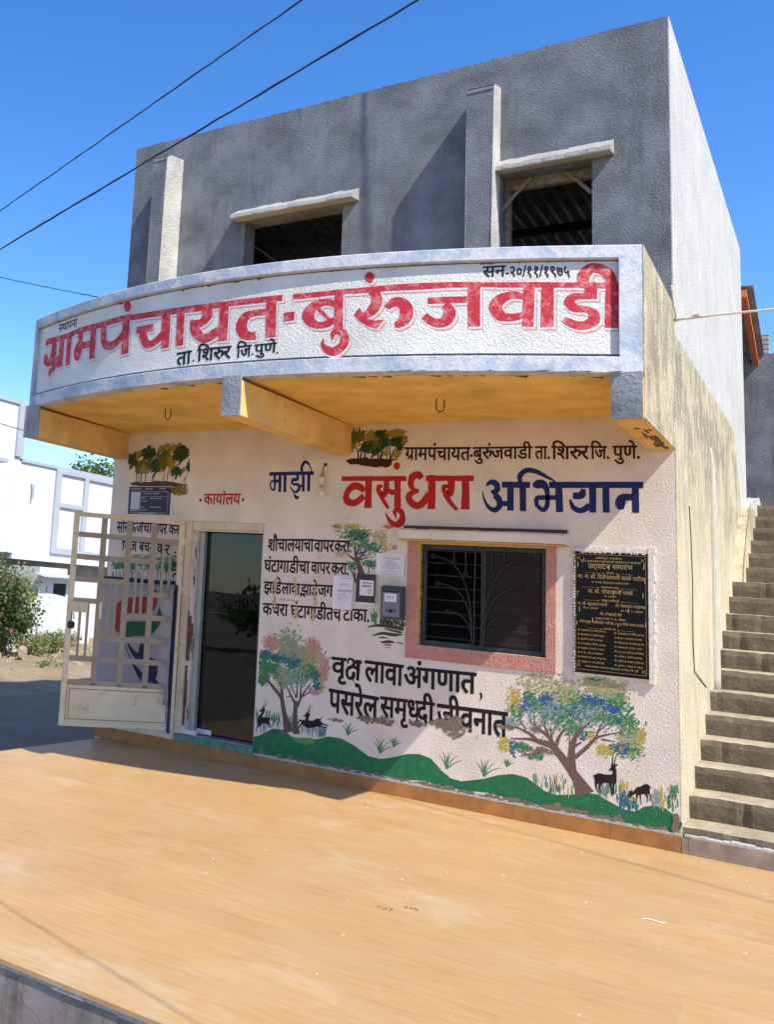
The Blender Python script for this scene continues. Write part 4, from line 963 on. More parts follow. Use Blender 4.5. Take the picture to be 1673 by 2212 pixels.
  ('W','mgreen','d',[3122,2486,159,70,35,70,20,34]),
  ('W','teal','d',[3143,2468,133,57,35,33,20,34]),
  ('W','mgreen','d',[3266,2377,124,63,34,56,20,34]),
  ('W','mgreen','d',[3359,2337,97,38,34,30,20,34]),
  ('W','yel','d',[3434,2415,39,38,34,14,20,34]),
  ('W','yel','d',[3456,2347,19,37,33,8,20,34]),
  ('W','dgreen','d',[3197,2457,79,38,35,22,20,34]),
  ('W','mred','d',[3481,2567,58,23,33,16,20,34]),
  ('W','pink','d',[3538,2363,38,25,33,11,20,34]),
  ('W','blue','d',[3222,2299,33,19,34,8,20,34]),
  ('W','pyel','d',[2995,2277,74,38,35,19,20,34]),
  ('W','mgreen','d',[3114,2161,47,44,35,25,20,34]),
  ('W','mgreen','d',[3285,2195,65,31,34,22,20,34]),
  ('W','teal','d',[3338,2179,32,37,34,11,20,34]),
  ('W','mgreen','d',[3093,2383,40,51,35,11,20,34]),
  ('W','mgreen','d',[3364,1660,38,55,83,14,90,16]),
  ('W','dgreen','d',[3547,1621,137,36,69,44,90,20]),
  ('W','mbrown','s',[3300,1563,9,3447,1588,31,3667,1571,36]),
  ('W','mbrown','s',[3473,1560,12,3606,1542,24,3656,1540,9]),
  ('W','mbrown','s',[3348,1478,6,3449,1512,27,3576,1509,30,3660,1520,7]),
  ('W','mbrown','s',[3413,1463,7,3463,1474,15,3514,1470,6]),
  ('W','mbrown','s',[3439,1423,12,3515,1436,30,3578,1437,12]),
  ('W','mbrown','s',[3465,1401,9,3547,1409,15]),
  ('W','mbrown','s',[3596,1438,6,3662,1433,13]),
  ('W','mbrown','s',[3491,1380,5,3542,1379,7]),
 ],
 'grove': [
  ('W','trunkb','s',[352,3027,10,344,3120,10,349,3235,6]),
  ('W','trunkb','s',[387,3027,10,373,3211,9,365,3332,5]),
  ('W','trunkb','s',[421,3021,20,417,3114,15,463,3264,7]),
  ('W','trunkb','s',[479,3027,12,479,3150,10,501,3246,5]),
  ('W','trunkb','s',[576,3030,11,596,3125,9]),
  ('W','trunkb','s',[593,3030,10,629,3161,7]),
  ('W','trunkb','s',[737,3036,13,750,3148,8,727,3255,5]),
  ('W','trunkb','s',[794,3036,11,799,3136,11,842,3218,8,885,3288,6]),
  ('W','trunkb','s',[866,3027,8,875,3095,6]),
  ('W','trunkb','s',[1036,3004,10,1065,3123,6]),
  ('W','trunkb','s',[1005,3004,7,1044,3077,6]),
  ('W','mbrown','p',[265,3015,288,3006,352,3025,389,3023,426,3009,475,3023,533,3015,583,3025,639,3035,710,3027,765,3033,815,3024,884,3019,933,3007,989,3001,1037,2987,1085,2987,1072,2975,991,2972,784,2968,429,2967,283,2979]),
  ('W','dgreen','d',[279,3284,51,67,66,31,50,40]),
  ('W','dgreen','d',[499,3360,86,72,65,60,50,40]),
  ('W','ogreen','d',[722,3326,77,65,63,43,50,40]),
  ('W','dgreen','d',[963,3352,89,88,62,72,50,40]),
  ('W','dgreen','d',[1110,3204,54,64,61,33,50,40]),
  ('W','dgreen','d',[910,3136,69,47,62,31,50,40]),
  ('W','dgreen','d',[611,3209,71,72,64,40,50,40]),
  ('W','ogreen','d',[374,3199,51,66,65,26,50,40]),
  ('W','oyel','d',[784,3426,118,42,63,31,50,40]),
  ('W','oyel','d',[448,3180,72,48,65,21,50,40]),
  ('W','oyel','d',[832,3254,55,71,62,24,50,40]),
  ('W','oyel','d',[1005,3153,27,23,61,7,50,40]),
  ('W','oyel','d',[348,3332,44,55,66,14,50,40]),
  ('W','ogreen','d',[960,2926,109,46,61,31,50,40]),
  ('W','oyel','d',[961,2908,88,35,61,19,50,40]),
  ('W','ogreen','d',[444,3234,87,54,65,24,50,40]),
  ('W','ogreen','d',[710,3208,63,47,63,21,50,40]),
 ],
 'grove2': [
  ('W','trunkb','s',[3144,3260,17,3134,3344,15,3116,3373,12,3071,3420,6]),
  ('W','trunkb','s',[3165,3260,19,3177,3339,14,3186,3388,8]),
  ('W','trunkb','s',[3210,3268,19,3223,3379,9]),
  ('W','trunkb','s',[3288,3267,16,3296,3353,17,3283,3432,5]),
  ('W','trunkb','s',[3358,3262,17,3359,3360,17,3339,3459,5]),
  ('W','trunkb','s',[3383,3261,25,3397,3335,19,3410,3384,11]),
  ('W','trunkb','s',[3445,3256,10,3462,3374,5]),
  ('W','trunkb','s',[3483,3256,17,3476,3399,6]),
  ('W','trunkb','s',[3493,3260,16,3513,3324,13,3542,3385,3]),
  ('W','dbrown','p',[3004,3245,3068,3269,3150,3266,3209,3278,3243,3278,3252,3265,3395,3261,3499,3256,3564,3258,3556,3249,3504,3237,3497,3195,3472,3177,3440,3165,3398,3179,3335,3170,3272,3180,3229,3185,3161,3196,3152,3206,3057,3203]),
  ('W','ogreen','d',[3112,3490,65,67,47,72,40,40]),
  ('W','oyel','d',[3059,3399,39,38,48,31,40,40]),
  ('W','dgreen','d',[3231,3383,59,54,47,60,40,40]),
  ('W','oyel','d',[3261,3499,64,50,47,48,40,40]),
  ('W','dgreen','d',[3371,3516,71,33,46,48,40,40]),
  ('W','dgreen','d',[3411,3441,54,62,46,60,40,40]),
  ('W','oyel','d',[3524,3520,98,33,45,60,40,40]),
  ('W','dgreen','d',[3555,3438,69,49,45,67,40,40]),
  ('W','dgreen','d',[3582,3368,33,24,45,16,40,40]),
  ('W','oyel','d',[3547,3308,41,32,45,24,40,40]),
  ('W','oyel','d',[3435,3326,25,25,46,9,40,40]),
  ('W','dgreen','d',[3330,3336,42,37,46,26,40,40]),
  ('W','ogreen','d',[3176,3509,34,38,47,21,40,40]),
  ('W','ogreen','d',[3306,3431,51,50,46,36,40,40]),
  ('W','oyel','d',[3621,3436,16,49,45,12,40,40]),
 ],
 'grove3': [
  ('W','slate','p',[-97,1873,287,1874,442,1876,632,1870,819,1868,1001,1874,999,1819,636,1819,344,1818,-13,1831]),
  ('W','slate','s',[-69,1858,11,-87,1937,5]),
  ('W','slate','s',[11,1860,11,0,1982,5]),
  ('W','slate','s',[91,1860,11,93,1963,5]),
  ('W','slate','s',[118,1861,11,100,1941,5]),
  ('W','slate','s',[151,1862,11,140,1985,5]),
  ('W','slate','s',[184,1862,10,185,1965,5]),
  ('W','slate','s',[216,1861,10,199,1944,5]),
  ('W','slate','s',[256,1863,10,245,1987,5]),
  ('W','slate','s',[366,1864,10,367,1969,5]),
  ('W','slate','s',[392,1864,10,374,1948,5]),
  ('W','slate','s',[430,1865,10,419,1990,5]),
  ('W','slate','s',[468,1865,10,470,1971,5]),
  ('W','slate','s',[500,1865,10,483,1950,5]),
  ('W','slate','s',[532,1866,10,521,1993,5]),
  ('W','slate','s',[595,1867,10,596,1974,5]),
  ('W','slate','s',[633,1867,10,616,1953,5]),
  ('W','slate','s',[745,1869,10,735,1997,5]),
  ('W','slate','s',[782,1869,10,783,1978,5]),
  ('W','slate','s',[819,1869,10,802,1958,5]),
  ('W','slate','s',[868,1870,10,858,2000,5]),
  ('W','slate','s',[904,1870,10,906,1981,5]),
  ('W','slate','s',[929,1871,10,912,1960,5]),
  ('W','slate','s',[965,1871,10,955,2002,5]),
  ('W','mgreen','d',[183,2014,117,47,65,20,20,35]),
  ('W','mgreen','d',[415,2047,89,62,64,14,20,35]),
  ('W','mgreen','d',[568,2044,100,62,63,16,20,35]),
  ('W','mgreen','d',[843,2038,146,81,61,34,20,35]),
  ('W','pgreen','d',[511,2124,201,31,63,18,20,35]),
  ('W','pgreen','d',[860,2131,146,31,61,12,20,35]),
  ('W','teal','d',[393,1993,51,62,64,8,20,35]),
  ('W','dgreen','d',[942,2023,60,81,60,12,20,35]),
  ('W','pgreen','d',[687,2133,99,31,62,8,20,35]),
 ],
 'peeled': [
  ('W','plaster','d',[2995,613,74,13,28,12,15,50]),
  ('W','plaster','d',[3312,667,85,33,33,22,15,50]),
  ('W','plaster','d',[3504,674,97,35,37,24,15,50]),
  ('W','plaster','d',[3827,698,80,26,31,18,15,50]),
  ('W','plaster','d',[4122,733,141,36,54,44,15,50]),
  ('W','plaster','d',[4197,797,77,25,29,16,15,50]),
  ('W','plaster','d',[4169,658,77,31,29,18,15,50]),
  ('W','plaster','d',[4624,785,72,12,28,10,15,50]),
  ('W','plaster','d',[4379,653,17,12,7,4,15,50]),
  ('W','plaster','d',[4881,809,49,30,23,16,15,50]),
  ('W','plaster','d',[4915,631,76,24,36,20,15,50]),
  ('W','plaster','d',[4824,574,63,15,30,10,15,50]),
  ('W','plaster','d',[5021,631,48,24,23,12,15,50]),
  ('W','plaster','d',[5586,894,19,34,9,8,15,50]),
  ('W','plaster','d',[5551,774,32,23,15,9,15,50]),
  ('W','plaster','d',[5692,668,13,11,6,3,15,50]),
  ('W','plaster','d',[5693,805,13,11,6,3,15,50]),
  ('W','plaster','d',[4654,797,43,12,21,8,15,50]),
 ],
 'tape': [
  ('W','tape','d',[2261,1897,16,104,30,14,60,50]),
  ('W','tape','d',[2503,1912,18,103,30,12,60,50]),
  ('W','tape','d',[2725,1835,18,112,29,14,60,50]),
  ('W','tape','d',[2264,1719,19,62,30,8,60,50]),
  ('W','tape','d',[2515,1645,23,72,29,12,60,50]),
  ('W','tape','d',[2712,1620,22,61,29,10,60,50]),
  ('W','tape','d',[2418,1761,136,10,30,8,60,50]),
 ],
 'emblem': [
  ('B','ered','p',[802,1761,834,1748,850,1699,846,1598,797,1514,719,1488,621,1475,496,1470,423,1433,405,1350,409,1223,325,1241,267,1317,248,1450,285,1545,419,1632,606,1661,729,1675,801,1705]),
  ('B','egreen','p',[885,1561,928,1475,900,1363,799,1255,679,1223,556,1212,482,1185,414,1168,408,1320,504,1374,629,1380,727,1398,821,1446,865,1500]),
  ('B','epurple','s',[621,1178,16,684,1164,60,692,1065,110,662,982,80,571,1023,58,481,1124,14]),
  ('B','epurple','s',[445,1100,10,554,931,17,637,830,59,729,762,91,835,804,134,844,923,121,773,979,34]),
  ('B','epurple','s',[855,787,24,889,732,71,929,684,70]),
 ],
}
WORDS = [
 ('F','black','स्थापना',470,4501,822,4501,82,4),
 ('F','black','ता',2322,3930,2484,3938,120,14),
 ('F','black','शिरूर',2553,3941,2901,3943,111,14),
 ('F','black','जि',2960,3933,3100,3937,103,14),
 ('F','black','पुणे',3132,3935,3333,3940,84,14),
 ('F','black','सन',4932,4504,5087,4509,87,10),
 ('F','black','-२०/११/१९७५',5089,4498,5522,4492,81,12),
 ('W','cred','कार्यालय',1312,2879,1781,2887,118,12),
 ('W','bblack','शौचालयाचा',2152,2395,2683,2414,125,12),
 ('W','bblack','वापर',2692,2408,2909,2411,121,12),
 ('W','bblack','करा.',2918,2409,3104,2412,116,12),
 ('W','bblack','घंटागाडीचा',2122,2169,2646,2179,124,12),
 ('W','bblack','वापर',2667,2175,2877,2180,116,12),
 ('W','bblack','करा.',2894,2179,3084,2184,118,12),
 ('W','bblack','झाडे',2129,1939,2331,1941,120,12),
 ('W','bblack','लावा,',2340,1936,2575,1941,113,12),
 ('W','bblack','झाडे',2564,1937,2748,1942,113,12),
 ('W','bblack','जग',2755,1943,2914,1947,112,12),
 ('W','bblack','कचरा',2127,1708,2421,1715,120,12),
 ('W','bblack','घंटागाडीतच',2455,1712,3015,1719,123,12),
 ('W','bblack','टाका.',3039,1721,3320,1731,118,12),
 ('W','bblack','वृ',2938,1227,3082,1227,179,14),
 ('W','bblack','लावा',3288,1230,3672,1226,194,14),
 ('W','bblack','अंगणात',3682,1218,4358,1231,184,14),
 ('W','bblack','पसरेल',2921,909,3431,891,217,14),
 ('W','bblack','समृध्दी',3456,902,3980,911,183,14),
 ('W','bblack','जीवनात',4011,906,4640,914,211,14),
 ('W','brown','ग्रामपंचायत',3637,3371,4274,3360,125,13),
 ('W','brown','-',4270,3351,4302,3351,113,13),
 ('W','brown','बुरूंजवाडी',4302,3359,4836,3356,113,13),
 ('W','brown','ता.',4864,3355,4996,3355,117,13),
 ('W','brown','शिरूर',5009,3354,5317,3350,118,13),
 ('W','brown','जि.',5335,3348,5490,3344,112,13),
 ('W','brown','पुणे.',5515,3346,5732,3343,112,13),
 ('W','bblack','सोर',111,2531,273,2527,126,6),
 ('W','bblack','ऊर्जेचा',290,2527,618,2528,115,6),
 ('W','bblack','वापर',631,2526,831,2521,115,6),
 ('W','bblack','करा',862,2517,1039,2511,108,6),
 ('W','bblack','विज',204,2303,419,2304,113,6),
 ('W','bblack','बचत',456,2298,674,2293,108,6),
 ('W','bblack','करा',712,2289,923,2277,113,6),
]
# ================================================================== WALL PAINTINGS
def cr(a, b, c, d, t):
    return .5*((2*b)+(c-a)*t+(2*a-5*b+4*c-d)*t*t+(3*b-a-3*c+d)*t**3)
def surf_pt(s, x, z, off):
    if s == 'F': return (x, curve_y(x)+.05-off, z)
    if s == 'B': return (x, banner_y(x, z)-off, z)
    return (x, -off, z)
def banner_y(x, z): return -.135-.010*math.sin((x-.05)*7)
def stroke_pts(d, line):
    p = [(d[i]/1000, d[i+1]/1000, d[i+2]/1000) for i in range(0, len(d), 3)]
    if line or len(p) < 3:
        q = []
        for a, b_ in zip(p, p[1:]):
            n = 6
            for k in range(n): q.append(tuple(a[j]+(b_[j]-a[j])*k/n for j in range(3)))
        return q+[p[-1]]
    q = []; n = 6
    for i in range(len(p)-1):
        a, b_, c_, d_ = p[max(i-1, 0)], p[i], p[i+1], p[min(i+2, len(p)-1)]
        for k in range(n): q.append(tuple(cr(a[j], b_[j], c_[j], d_[j], k/n) for j in range(3)))
    return q+[p[-1]]
def add_stroke(q, s, d, off, mi, line=False, dx=0, dz=0, grow=0, rough=0, r_=None):
    P = stroke_pts(d, line); o = len(q.v); n = len(P)
    for i, (x, z, w_) in enumerate(P):
        a = P[max(i-1, 0)]; b_ = P[min(i+1, n-1)]; tx, tz = b_[0]-a[0], b_[1]-a[1]; L = math.hypot(tx, tz) or 1; tx /= L; tz /= L
        hw = max(w_, .001)/2+grow; j1 = r_.uniform(-rough, rough) if rough else 0; j2 = r_.uniform(-rough, rough) if rough else 0
        ex = 0
        if grow and i in (0, n-1): ex = -grow if i == 0 else grow
        x += tx*ex; z += tz*ex
        q.v.append(surf_pt(s, x-tz*(hw+j1)+dx, z+tx*(hw+j1)+dz, off)); q.v.append(surf_pt(s, x+tz*(hw+j2)+dx, z-tx*(hw+j2)+dz, off))
    for i in range(n-1): q.f.append((o+2*i, o+2*i+1, o+2*i+3, o+2*i+2)); q.m.append(mi)
def add_poly(q, s, d, off, mi, dx=0, dz=0, grow=0, soft=False):
    P = [(d[i]/1000, d[i+1]/1000) for i in range(0, len(d), 2)]
    if soft: n = len(P); P = [tuple(cr(P[i-1][j], P[i][j], P[(i+1) % n][j], P[(i+2) % n][j], k/4) for j in (0, 1)) for i in range(n) for k in range(4)]
    if grow:
        cx = sum(a[0] for a in P)/len(P); cz = sum(a[1] for a in P)/len(P)
        P = [(x+(x-cx)/max(math.hypot(x-cx, z-cz), .001)*grow, z+(z-cz)/max(math.hypot(x-cx, z-cz), .001)*grow) for x, z in P]
    o = len(q.v); q.v += [surf_pt(s, x+dx, z+dz, off) for x, z in P]
    for t_ in tessellate_polygon([[Vector((x, z, 0)) for x, z in P]]): q.f.append(tuple(o+i for i in t_)); q.m.append(mi)
def add_dabs(q, s, d, off, mi, r_):
    cx, cz, rx, rz, L, n, ang, asp = [v/1000 for v in d[:5]]+[d[5], d[6], d[7]/100]
    for _ in range(int(n*(3.4 if ang < 80 else 1.7))):
        rr = math.sqrt(r_.random())*(1+.28*r_.gauss(0, 1) if ang < 80 else 1); th = r_.uniform(0, 2*math.pi); x = cx+rx*rr*math.cos(th); z = cz+rz*rr*math.sin(th)
        a = R(ang+r_.gauss(0, 24 if ang < 80 else 5)); l = L*r_.uniform(.45, 1.15); l *= 1.02 if ang < 80 else 1; w_ = l*asp*r_.uniform(.5, 1.35); oo = off+r_.uniform(0, .0011)
        bend = r_.uniform(-.25, .25)*l; c_, s2 = math.cos(a), math.sin(a); o = len(q.v)
        sh = [(-.5, 0), (-.28, .42), (.05, .5), (.34, .33), (.5, .02), (.3, -.38), (0, -.5), (-.3, -.36)]; ok = True; vs = []
        for u, v in sh:
            u2 = u*l*r_.uniform(.85, 1.15); v2 = v*w_*r_.uniform(.7, 1.2)+bend*(u*u-.1)
            X = x+u2*c_-v2*s2; Z = z+u2*s2+v2*c_
            if s == 'W' and (Z < .15 or X > 5.985 or X < .01 or (X < 2.1 and X > 1.1)): ok = False
            vs.append((X, Z))
        if not ok: continue
        q.v += [surf_pt(s, X, Z, oo) for X, Z in vs]; q.f.append(tuple(o+i for i in range(8))); q.m.append(mi)
PN = {'sign': ('sign_lettering', None), 'headline': ('painted_headline', 'large red and navy brush lettering across the wall'), 'lettering': ('painted_dot', None), 'ksha': ('painted_slogan', None), 'hills': ('painted_hill', 'green rolling hills painted along the foot of the wall'),
      'tree_left': ('painted_tree', 'painted tree with pink, green and blue leaves by the doorway'), 'tree_right': ('painted_tree', 'painted spreading tree with yellow, green and blue leaves under the plaque'),
      'tree_mid': ('painted_tree', 'painted tree behind the letterbox'), 'grove': ('painted_grove', None), 'grove2': ('painted_grove', None), 'grove3': ('painted_grove', None), 'reeds': ('painted_grass', None),
      'deer': ('painted_deer', 'black painted antelope standing by the doorway'), 'deer2': ('painted_deer', 'black painted antelope leaping'), 'deer3': ('painted_deer', 'black painted antelope standing with long horns'), 'deer4': ('painted_deer', 'black painted antelope grazing'),
      'peeled': ('peeling_plaster', 'brown patches of peeled plaster across the lettering'), 'tape': ('tape_residue', None), 'emblem': ('banner_emblem', None)}
ORDER = ['hills', 'reeds', 'tree_left', 'tree_right', 'tree_mid', 'grove', 'grove2', 'grove3', 'deer', 'deer2', 'deer3', 'deer4', 'headline', 'lettering', 'peeled', 'tape']
BASE = {'ksha': .0016, 'hills': .0008, 'reeds': .0009, 'tree_left': .0014, 'tree_right': .0014, 'tree_mid': .0012, 'grove': .0010, 'grove2': .0010, 'grove3': .0010, 'deer': .0027, 'deer2': .0027, 'deer3': .0027, 'deer4': .0027, 'headline': .0016, 'lettering': .0016, 'peeled': .0033, 'tape': .0036}
pr = random.Random(99)
def clumps(l):
    out = {}
    for k, e in enumerate(l):
        x = e[3][0]/1000; out.setdefault(('t', k//6) if False else (round(x*1.15), e[2] == 's'), []).append(e)
    return list(out.values())
JOBS = []
for gname in ORDER:
    if gname == 'reeds': JOBS += [(gname, c_) for c_ in clumps(PAINT[gname])]
    elif gname == 'lettering': JOBS += [(gname, [c_]) for c_ in PAINT[gname]]+[('ksha', PAINT['ksha'])]
    else: JOBS.append((gname, PAINT[gname]))
for gname, items in JOBS:
    q = MB(); mats = []; off = BASE[gname]
    for i, (s, col, kind, d) in enumerate(items):
        if M[col] not in mats: mats.append(M[col])
        mi = mats.index(M[col]); oo = off+i*1.5e-5
        if kind == 'd': add_dabs(q, s, d, off-.0004 if gname.startswith('tree') or gname.startswith('grove') else off, mi, pr)
        elif kind == 'p': add_poly(q, s, d, oo, mi)
        else: add_stroke(q, s, d, oo, mi, kind == 'l', rough=.0012, r_=pr)
    tag(q.build(PN[gname][0], mats, front), PN[gname][1], kind='stuff' if gname in ('reeds', 'peeled', 'tape') else None)
# the big red sign: pale drop line, white gap, then the letters
q = MB(); mats = [M['spale'], M['sign_white'], M['sred'], M['black']]
for layer, (dx, dz, grow, off, mi) in enumerate(((.017, -.024, .004, .0004, 0), (.007, -.011, .0075, .0014, 1), (0, 0, 0, .0024, 2))):
    for i, (s, col, kind, d) in enumerate(PAINT['sign']):
        if col == 'black':
            if layer == 2: add_poly(q, s, d, .0030, 3)
            continue
        oo = off+i*1.5e-5
        if kind == 'p': add_poly(q, s, d, oo, mi, dx, dz, grow)
        else: add_stroke(q, s, d, oo, mi, kind == 'l', dx, dz, grow, .0008 if layer == 2 else .0015, pr)
tag(q.build('sign_lettering', mats, par), 'large red drop-shadowed lettering on the curved sign')

# ================================================================== LETTERING from the built-in Devanagari glyphs, shaped here
VIR, NUK = '\u094d', '\u093c'
MARKS = set('\u0941\u0942\u0943\u0947\u0948\u0902\u0901\u0945\u094d\u0903')
SPACING = set('\u093e\u0940\u094b\u094c\u0949')
fc = bpy.data.curves.new('glyph_probe', 'FONT'); fo = bpy.data.objects.new('glyph_probe', fc); C.objects.link(fo)
_cache = {}
def _mesh(body, bold):
    fc.body = body; fc.offset = bold; fc.resolution_u = 4; bpy.context.view_layer.update()
    dg = bpy.context.evaluated_depsgraph_get(); e = fo.evaluated_get(dg); me = e.to_mesh()
    vs = [(v.co.x, v.co.y) for v in me.vertices]; fs = [tuple(p.vertices) for p in me.polygons]; e.to_mesh_clear(); return vs, fs
NN = 'न'
def glyph(ch, bold):
    k = (ch, bold)
    if k not in _cache:
        vs, fs = _mesh(ch, bold)
        if ch in MARKS: adv = 0
        else: adv = max(v[0] for v in _mesh(NN+ch+NN, 0)[0])-max(v[0] for v in _mesh(NN+NN, 0)[0])
        _cache[k] = (vs, fs, adv)
    return _cache[k]
TOP = max(v[1] for v in _mesh('न', 0)[0])
def is_cons(c): return '\u0915' <= c <= '\u0939'
def clip_right(vs, fs, xm):
    nv, nf = [], []
    for f in fs:
        poly = [vs[i] for i in f]; out = []
        for a, b_ in zip(poly, poly[1:]+poly[:1]):
            ia, ib = a[0] <= xm, b_[0] <= xm
            if ia: out.append(a)
            if ia != ib: t_ = (xm-a[0])/(b_[0]-a[0]); out.append((xm, a[1]+(b_[1]-a[1])*t_))
        if len(out) >= 3: o = len(nv); nv += out; nf.append(tuple(range(o, o+len(out))))
    return nv, nf
def ribbon(pts_, bold):
    P = stroke_pts([v*1000 for p in pts_ for v in (p[0], p[1], p[2]+2*bold)], False); vs = []; fs = []
    for i, (x, y, w_) in enumerate(P):
        a = P[max(i-1, 0)]; b_ = P[min(i+1, len(P)-1)]; L = math.hypot(b_[0]-a[0], b_[1]-a[1]) or 1; tx, ty = (b_[0]-a[0])/L, (b_[1]-a[1])/L
        vs += [(x-ty*w_/2, y+tx*w_/2), (x+ty*w_/2, y-tx*w_/2)]
    for i in range(len(P)-1): fs.append((2*i, 2*i+1, 2*i+3, 2*i+2))
    return vs, fs
def shape(text, bold):
    """logical Devanagari text -> list of (verts, faces) pieces in em units, total advance"""
    out = []; pen = 0.0; i = 0; n = len(text)
    def put(g, x): out.append(([(a+x, b_) for a, b_ in g[0]], g[1]))
    while i < n:
        c = text[i]
        if c == ' ': pen += .26; i += 1; continue
        if not is_cons(c):
            g = glyph(c, bold); put(g, pen); pen += g[2]; i += 1
            while i < n and text[i] in MARKS: put(glyph(text[i], bold), pen); i += 1
            continue
        cons = [c]; i += 1
        while i+1 < n and text[i] == VIR and is_cons(text[i+1]): cons.append(text[i+1]); i += 2
        halant = i < n and text[i] == VIR and (i+1 == n or text[i+1] in ' \u200c\u200b')
        if halant: i += 1
        if i < n and text[i] in '\u200c\u200b': i += 1
        sig = []
        while i < n and (text[i] in MARKS or text[i] in SPACING or text[i] == '\u093f') and text[i] != VIR: sig.append(text[i]); i += 1
        reph = len(cons) > 1 and cons[0] == 'र'
        if reph: cons = cons[1:]
        rakar = len(cons) > 1 and cons[-1] == 'र'
        if rakar: cons = cons[:-1]
        if '\u093f' in sig: g = glyph('\u093f', bold); put(g, pen); pen += g[2]; sig.remove('\u093f')
        if cons == ['क', 'ष']:
            vs, fs, adv = glyph('ा', bold); hw = .50
            put(ribbon([(.0, TOP-.036, .072), (hw*.5, TOP-.036, .072), (hw-.0, TOP-.036, .072)], bold), pen)
            put(ribbon([(.20, TOP-.05, .06), (.17, .52, .06), (.08, .47, .06), (.09, .38, .06), (.20, .37, .06), (.24, .30, .07), (.16, .20, .07), (.07, .22, .06), (.07, .30, .05), (.18, .27, .05), (.30, .10, .06), (.37, .02, .05)], bold), pen)
            put(ribbon([(.20, .36, .06), (.30, .34, .06), (.42, .38, .06)], bold), pen); put((vs, fs), pen+hw-.10); pen += hw-.10+adv; cons = []
        if cons == ['ध', 'द']:
            vs, fs, adv = glyph('ध', bold); put(clip_right(vs, fs, adv-.13), pen); pen += adv-.16; cons = ['द']
        for h in cons[:-1]:
            vs, fs, adv = glyph(h, bold)
            if h in 'दटठडढरहङछ': put((vs, fs), pen); put(glyph(VIR, bold), pen+adv); pen += adv; continue
            xm = adv-(.135 if h not in 'कफ' else .20); put(clip_right(vs, fs, xm), pen); pen += xm+.005
        b_ = cons[-1] if cons else ''
        if b_: vs, fs, adv = glyph(b_, bold); put((vs, fs), pen); x0 = pen; pen += adv
        if halant: put(glyph(VIR, bold), pen)
        if rakar: put(ribbon([(adv-.11, .30, .065), (adv-.24, .17, .065), (adv-.40, .03, .03)], bold), x0)
        if b_ == 'र' and ('\u0942' in sig or '\u0941' in sig):
            k = '\u0942' in sig; sig = [a for a in sig if a not in '\u0941\u0942']
            put(ribbon([(-.12, .33, .03), (-.01, .41, .07), (.09, .37, .085), (.11, .26, .085), (.06, .17, .07), (.02, .14, .04)] if k else [(-.13, .30, .03), (-.02, .34, .07), (.06, .26, .08), (.05, .15, .06)], bold), pen)
            put(ribbon([(-.03, TOP-.036, .072), (.06, TOP-.036, .072), (.15, TOP-.036, .072)], bold), pen); pen += .14
        for m_ in sig:
            g = glyph(m_, bold); put(g, pen); pen += g[2]
        if reph: put(ribbon([(-.06, TOP-.02, .07), (-.07, TOP+.09, .07), (-.14, TOP+.15, .065), (-.22, TOP+.12, .04)], bold), pen)
    return out, pen
def put_text(q, s, text, x0, z0, x1, z1, h, off, mi, bold, fn=None):
    # strokes are thickened with the glyph outline, then with copies set aside by the rest of the weight
    thin = min(bold, .011); rest = bold-thin; pieces0, adv = shape(text, thin); pieces = list(pieces0)
    if rest > .001:
        pieces = [([(a+dx, b_+dz) for a, b_ in vs], fs) for dx, dz in ((-rest, -rest*.5), (rest, -rest*.5), (-rest, rest*.4), (rest, rest*.4), (0, 0)) for vs, fs in pieces0]
    for k, (vs, fs) in enumerate(pieces):
        o = len(q.v); oo = off+(k % 53)*6e-6
        for a, b_ in vs:
            u = a/adv; x = x0+(x1-x0)*u; z = z0+(z1-z0)*u+(b_/TOP-1)*h
            q.v.append((fn or surf_pt)(s, x, z, oo))
        q.f += [tuple(o+i for i in f) for f in fs]; q.m += [mi]*len(fs)
    return q
groups_ = {}; line_of = [0]*3+[1]*3+[2]*4+[3]*3+[4]*3+[5]*3+[6]*4+[7]*3; nb_ = 0
for s, col, text, a, b_, c_, d_, h, bold in WORDS:
    key = (s, col)
    if col == 'bblack': key = (s, col, line_of[nb_]); nb_ += 1; bold += 13
    elif col == 'black': key = (s, col, 0 if text == 'स्थापना' else 2 if a > 4000 else 1); bold += 6
    else: bold += 9
    groups_.setdefault(key, []).append((text, a, b_, c_, d_, h, bold))
NAMES = {('F', 'black'): ('small_sign_lettering', par, 'small black lettering with place and founding date'), ('W', 'cred'): ('office_lettering', front, 'small red office title above the door'),
         ('W', 'bblack'): ('painted_slogan', front, 'black painted slogans about trees and cleanliness'), ('W', 'brown'): ('title_lettering', front, 'dark brown village council title')}
for key, l in groups_.items():
    q = MB()
    for j, (text, a, b_, c_, d_, h, bold) in enumerate(l):
        put_text(q, key[0], text, a/1000, b_/1000, c_/1000, d_/1000, h/1000, .0030 if key[0] == 'F' else .0024, 0, bold/1000)
    nm, pa, lb = NAMES[key[:2]]; q.build(nm, M[key[1]], pa)
q = MB(); put_text(q, 'G', 'सुस्वागतम', 1.45, 1.78, 2.12, 1.78, .15, 0, 0, .016, lambda s, x, z, oo: (x, .1345-oo, z)); 
q.v = [(min(v[0], 2.018), v[1], v[2]) for v in q.v]; q.build('door_lettering', M['black'], gdo)

